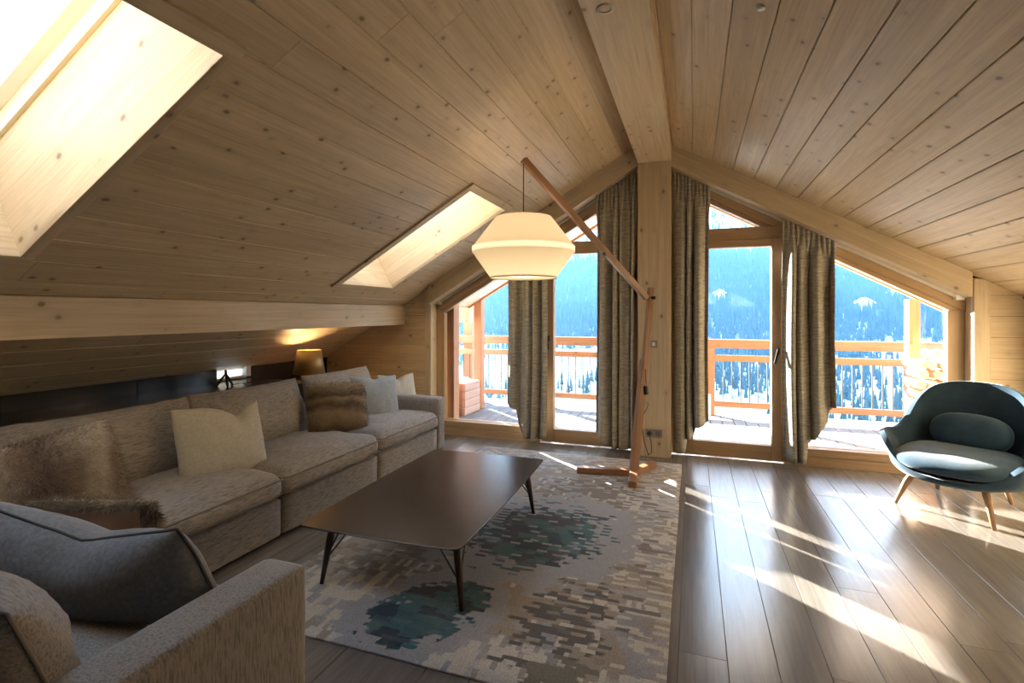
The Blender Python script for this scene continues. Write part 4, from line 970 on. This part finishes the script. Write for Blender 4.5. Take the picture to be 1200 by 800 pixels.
# ------------------------------------------------------------------ socket, switch, spot, detector
def plate(name, label, cat, x0, x1, z0, z1, n):
    t = thing(name, label, cat, ((x0 + x1) / 2, 5.165, z0)); obj('plate', MB().box((x0, 5.156, z0), (x1, 5.166, z1)), GREYPL, t, bevel=0.002)
    w = (x1 - x0) / n
    for i in range(n):
        c = x0 + w * (i + 0.5); s = min(w, z1 - z0) * 0.34
        obj('insert', MB().tube([(c, 5.157, (z0 + z1) / 2), (c, 5.152, (z0 + z1) / 2)], s, 20), GREYDK, t) if n > 1 else obj('insert', MB().box((c - 0.013, 5.150, (z0 + z1) / 2 - 0.018), (c + 0.013, 5.157, (z0 + z1) / 2 + 0.018)), WHITE, t)
    return t
plate('wall_socket', 'double grey power socket low on the pine post', 'socket', -0.436, -0.280, 0.190, 0.272, 2)
plate('light_switch', 'grey square switch plate on the pine post', 'switch', -0.397, -0.325, 1.065, 1.137, 1)
p = Vector((-0.402, 2.49, 2.876)); sp = thing('ceiling_spot', 'round recessed spotlight in the ridge beam', 'spotlight', p)
obj('trim_ring', smooth(MB().lathe([(0.030, -0.004), (0.044, -0.004), (0.046, 0.002)], p, 28).mesh('ring')), plain('spot_ring', (0.5, 0.44, 0.34), 0.4), sp)
obj('reflector', smooth(MB().lathe([(0.031, -0.003), (0.024, 0.0005), (0.001, 0.0007)], p, 24).mesh('cup')), GREYPL, sp)
p = at_z(892, 11, 2.75); p.z = ceil_z(p.x); sd = thing('ceiling_sensor', 'tiny white round sensor on the boarded slope', 'sensor', p)
obj('cap', smooth(MB().lathe([(0.001, -0.012), (0.018, -0.010), (0.022, 0.006)], p, 20).mesh('cap')), WHITE, sd)

# ------------------------------------------------------------------ curtains
def curtain(label, xa, xb, top, hem, folds, seed, bulge=0.0):
    """top(x) and hem(f) give heights; f runs 0..1 across"""
    nx, nz = 170, 54; vs = []; r = random.Random(seed); ph = r.uniform(0, 6.28)
    for j in range(nz + 1):
        t = j / nz
        for i in range(nx + 1):
            f = i / nx
            w = f + 0.055 * math.sin(2 * math.pi * 1.2 * f + seed) + 0.030 * math.sin(2 * math.pi * 2.6 * f + 2 * seed) + 0.030 * mnoise.noise((f * 3, t * 1.6, seed)) * min(1, t * 3)
            x = xa + (xb - xa) * f; zt, zb = top(x), hem(f); z = zt + (zb - zt) * t
            dep = 0.75 + 0.7 * mnoise.noise((f * 4.5, t * 0.8, seed + 9))
            amp = 0.070 * dep * min(1, 0.35 + t * 2.2)
            a = 2 * math.pi * folds * w + ph
            body = math.sin(a) * amp + 0.012 * math.sin(2.1 * a + 1.3) + 0.008 * mnoise.noise((f * 8, t * 5, seed))
            pleat = 0.016 * math.sin(2 * math.pi * folds * 2.9 * f + seed)
            k = min(1, max(0, (t - 0.03) / 0.10)); k = k * k * (3 - 2 * k)
            y = pleat * (1 - k) + body * k
            x += math.cos(a) * 0.014 * k + 0.014 * math.sin(t * 3.0 + seed) * t
            vs.append((x, 5.262 + y * 0.9, z))
    fs = [(j * (nx + 1) + i, j * (nx + 1) + i + 1, (j + 1) * (nx + 1) + i + 1, (j + 1) * (nx + 1) + i) for j in range(nz) for i in range(nx)]
    o = obj('curtain', MB().add(vs, fs), CURTAIN, None, True)
    md = o.modifiers.new('thickness', 'SOLIDIFY'); md.thickness = 0.003
    return tag(o, label, 'curtain')
def hemf(stops):
    xs = [s[0] for s in stops]; zs = [s[1] for s in stops]
    return lambda f: float(np.interp(f, xs, zs))
TR_ = RD + 0.012
curtain('woven olive beige curtain hanging behind the lamp shade', -1.90, -1.465, lambda x: ceil_z(x) - TR_, hemf([(0, .42), (.20, .36), (.24, .20), (.45, .12), (.50, .06), (.75, .03), (1, .08)]), 3.6, 1.0)
curtain('woven olive beige curtain between balcony door and post, lamp side', -0.945, -0.545, lambda x: ceil_z(x) - TR_, hemf([(0, .17), (.18, .14), (.22, .07), (.55, .03), (.8, .03), (1, .06)]), 3.6, 2.0)
curtain('woven olive beige curtain beside the post on the armchair side', -0.175, 0.160, lambda x: cr(x) - TR_, hemf([(0, .03), (.28, .05), (.32, .16), (.6, .22), (.65, .30), (1, .36)]), 3.4, 3.0)
curtain('woven olive beige curtain between balcony door and fixed window', 0.775, 1.200, lambda x: cr(x) - TR_, hemf([(0, .03), (.40, .05), (.44, .22), (.62, .26), (.68, .36), (.82, .42), (.86, .52), (1, .56)]), 3.6, 4.0)
def railtrack(xa, xb, f, label):
    t = thing('curtain_rail', label, 'curtain rail', (xa, 5.3, f(xa) - RD - 0.02)); d = (xb - xa, f(xb) - f(xa))
    pl = [(xa, f(xa) - RD - 0.026), (xb, f(xb) - RD - 0.026), (xb, f(xb) - RD + 0.004), (xa, f(xa) - RD + 0.004)]
    obj('track', MB().prism(pl, 5.345, 5.372), RAILM, t)
    e = min((xa, xb), key=lambda x: f(x)); obj('end_cap', MB().box((e - 0.03, 5.335, f(e) - RD - 0.03), (e + 0.03, 5.38, f(e) - RD + 0.015)), WHITE, t)
    return t
railtrack(-2.80, -0.52, ceil_z, 'pale sloping curtain track above the sofa side glazing')
railtrack(-0.19, 2.13, cr, 'pale sloping curtain track above the armchair side glazing')

# ------------------------------------------------------------------ ledge behind the sofa, table lamp, stand
lg = thing('ledge', 'dark wooden ledge running behind the sofa', 'ledge', (-3.95, 1.0, 0))
timber('top', (XL + 0.002, YB + 0.01, 0.705), (-3.52, 4.06, 0.740), DARKOAK, lg, 'y')
timber('front', (-3.56, YB + 0.01, 0.0), (-3.53, 4.06, 0.704), DARKOAK, lg, 'y')
cab = thing('corner_cabinet', 'low wooden corner cabinet behind the far sofa cushion', 'cabinet', (-3.9, 4.6, 0))
timber('body', (XL + 0.01, 4.08, 0.0), (-3.50, 5.10, 0.58), LARCH, cab, 'y'); timber('top', (XL + 0.005, 4.07, 0.581), (-3.48, 5.12, 0.612), LARCH, cab, 'y')
lc = Vector((-3.72, 4.27, 0.612)); tl = thing('table_lamp', 'table lamp with a brushed gold cone shade behind the sofa', 'table lamp', lc)
obj('base', smooth(MB().lathe([(0.001, 0.0), (0.075, 0.0), (0.075, 0.012), (0.012, 0.020), (0.010, 0.20), (0.001, 0.20)], lc, 28).mesh('base')), BRASS, tl)
sh = MB().lathe([(0.157, 0.172), (0.118, 0.412)], lc, 48).mesh('shade'); o = obj('lamp_shade', smooth(sh), BRASS, tl); md = o.modifiers.new('thickness', 'SOLIDIFY'); md.thickness = 0.003
obj('bulb', smooth(MB().lathe([(0.001, 0.20), (0.014, 0.21), (0.032, 0.27), (0.02, 0.30), (0.001, 0.31)], lc, 18).mesh('bulb')), BULB, tl)
ld = bpy.data.lights.new('table_lamp_light', 'POINT'); ld.energy = 2.0; ld.color = (1.0, 0.68, 0.35); ld.shadow_soft_size = 0.025
lo = bpy.data.objects.new('table_lamp_light', ld); COL.objects.link(lo); lo.location = lc + Vector((0, 0, 0.345))
tb = Vector((-3.98, 3.50, 0.740)); ts_ = thing('tripod_stand', 'small black metal tripod stand on the dark ledge', 'stand', tb)
for a in (90, 210, 330):
    d = Vector((math.cos(math.radians(a)), math.sin(math.radians(a)), 0)); obj('leg', MB().tube([tb + d * 0.075 + Vector((0, 0, 0.004)), tb + Vector((0, 0, 0.105)) + d * 0.008], 0.0095, 8), BLACK, ts_)
obj('head', MB().tube([tb + Vector((0, 0, 0.09)), tb + Vector((0, 0, 0.15))], [0.014, 0.010], 10), BLACK, ts_)
obj('cord', MB().tube([tb + Vector((0.03, 0.02, 0.01)), tb + Vector((0.08, 0.10, 0.022)), tb + Vector((0.05, 0.16, 0.008)), tb + Vector((0.09, 0.24, 0.02)), tb + Vector((0.12, 0.36, 0.008))], 0.004, 6), BLACK, ts_)

# ------------------------------------------------------------------ armchair
ac = Vector((1.845, 4.60, 0)); th_ = math.radians(-36)
chair = thing('armchair', 'petrol blue velvet shell armchair with oak legs', 'armchair', ac, rotz=th_)
MC = Matrix.Translation(ac) @ Matrix.Rotation(th_, 4, 'Z')
hh = [(0, .875), (20, .870), (38, .830), (52, .745), (64, .640), (74, .535), (85, .495), (100, .500), (114, .490), (124, .415), (138, .315), (155, .270), (180, .258)]
rrk = [(0, .385), (20, .395), (38, .420), (52, .425), (64, .415), (74, .420), (85, .445), (100, .475), (114, .490), (124, .480), (138, .455), (155, .425), (180, .410)]
def shell():
    na, ns = 96, 22; vs = []
    for i in range(na):
        ph = -math.pi + 2 * math.pi * i / na; dg = abs(math.degrees(ph))
        h = np.interp(dg, *zip(*hh)); R = np.interp(dg, *zip(*rrk))
        # smooth the tables
        h = np.mean([np.interp(min(180, max(0, abs(dg + q))) if dg + q <= 180 else 360 - dg - q, *zip(*hh)) for q in (-6, -3, 0, 3, 6)]); R = np.mean([np.interp(abs(dg + q) if dg + q <= 180 else 360 - dg - q, *zip(*rrk)) for q in (-6, -3, 0, 3, 6)])
        armw = math.exp(-((dg - 106) / 17) ** 2)
        for k in range(ns + 1):
            s = k / ns; e = 1 - (1 - s) ** (3.0 + 3.0 * armw)
            rr_ = R * (0.985 * min(1, e ** 0.75)) ; zz = 0.215 + (h - 0.215) * s ** 1.75
            rr_ *= 1 - 0.13 * armw * max(0, math.sin((s - 0.1) * math.pi / 0.9))
            rr_ += armw * 0.030 * max(0, (s - 0.75) / 0.25) ** 1.5
            back = max(0, math.cos(ph)); rr_ += back * 0.07 * max(0, s - 0.3) ** 1.3
            vs.append((rr_ * math.sin(ph) * 0.93, rr_ * math.cos(ph) * 0.90 - 0.015, zz))
    m = ns + 1; fs = [(i * m + k, ((i + 1) % na) * m + k, ((i + 1) % na) * m + k + 1, i * m + k + 1) for i in range(na) for k in range(1, ns)]
    cidx = len(vs); vs.append((0, -0.015, 0.215)); fs += [(i * m + 1, cidx, ((i + 1) % na) * m + 1) for i in range(na)]
    mb = MB().add(vs, fs); me = bpy.data.meshes.new('shell'); me.from_pydata(mb.v, [], mb.f)
    bm = bmesh.new(); bm.from_mesh(me); bmesh.ops.delete(bm, geom=[v for v in bm.verts if not v.link_faces], context='VERTS'); bmesh.ops.recalc_face_normals(bm, faces=bm.faces); bm.to_mesh(me); bm.free(); return me
o = obj('shell', smooth(shell()), VELVET_D, chair, matrix=MC); md = o.modifiers.new('thickness', 'SOLIDIFY'); md.thickness = 0.038; md.offset = 0; md2 = o.modifiers.new('round', 'BEVEL'); md2.width = 0.012; md2.segments = 3; md2.limit_method = 'ANGLE'
def soft_ellipse(c, a, b, t, k=2.6, nu=40, nv=16, tilt=0.0, seed=0):
    vs = []; 
    for j in range(nv + 1):
        la = -math.pi / 2 + math.pi * j / nv; cz, sz = abs(math.cos(la)) ** 0.62, math.copysign(abs(math.sin(la)) ** 0.85, math.sin(la))
        for i in range(nu):
            an = 2 * math.pi * i / nu; r = (abs(math.cos(an)) ** k + abs(math.sin(an)) ** k) ** (-1 / k)
            x, y, z = a * r * math.cos(an) * cz, b * r * math.sin(an) * cz, t * sz
            z += 0.004 * mnoise.noise((x * 12, y * 12, seed)); vs.append((x, y, z))
    fs = [(j * nu + i, j * nu + (i + 1) % nu, (j + 1) * nu + (i + 1) % nu, (j + 1) * nu + i) for j in range(nv) for i in range(nu)]
    return smooth(MB().add(vs, fs).mesh('soft'))
obj('seat_cushion', soft_ellipse(0, 0.365, 0.335, 0.070, 2.7), VELVET, chair, matrix=MC @ Matrix.Translation((0, -0.075, 0.345)) @ Matrix.Rotation(math.radians(4), 4, 'X'))
obj('lumbar_cushion', soft_ellipse(0, 0.240, 0.140, 0.075, 2.5, seed=3), VELVET, chair, matrix=MC @ Matrix.Translation((0, 0.185, 0.510)) @ Matrix.Rotation(math.radians(70), 4, 'X'))
MI = MC.inverted()
for wx, wy in ((1.409, 4.511), (1.835, 4.156), (2.204, 4.756), (1.842, 4.997)):
    q = MI @ Vector((wx, wy, 0)); lx, ly = q.x, q.y; tx, ty = lx * 0.66, ly * 0.66
    obj('leg', smooth(MB().tube([(tx, ty, 0.27), (lx + (tx - lx) * .5, ly + (ty - ly) * .5, 0.16), (lx, ly, 0.001)], [0.024, 0.022, 0.012], 14).mesh('leg')), CHAIRLEG, chair, matrix=MC)
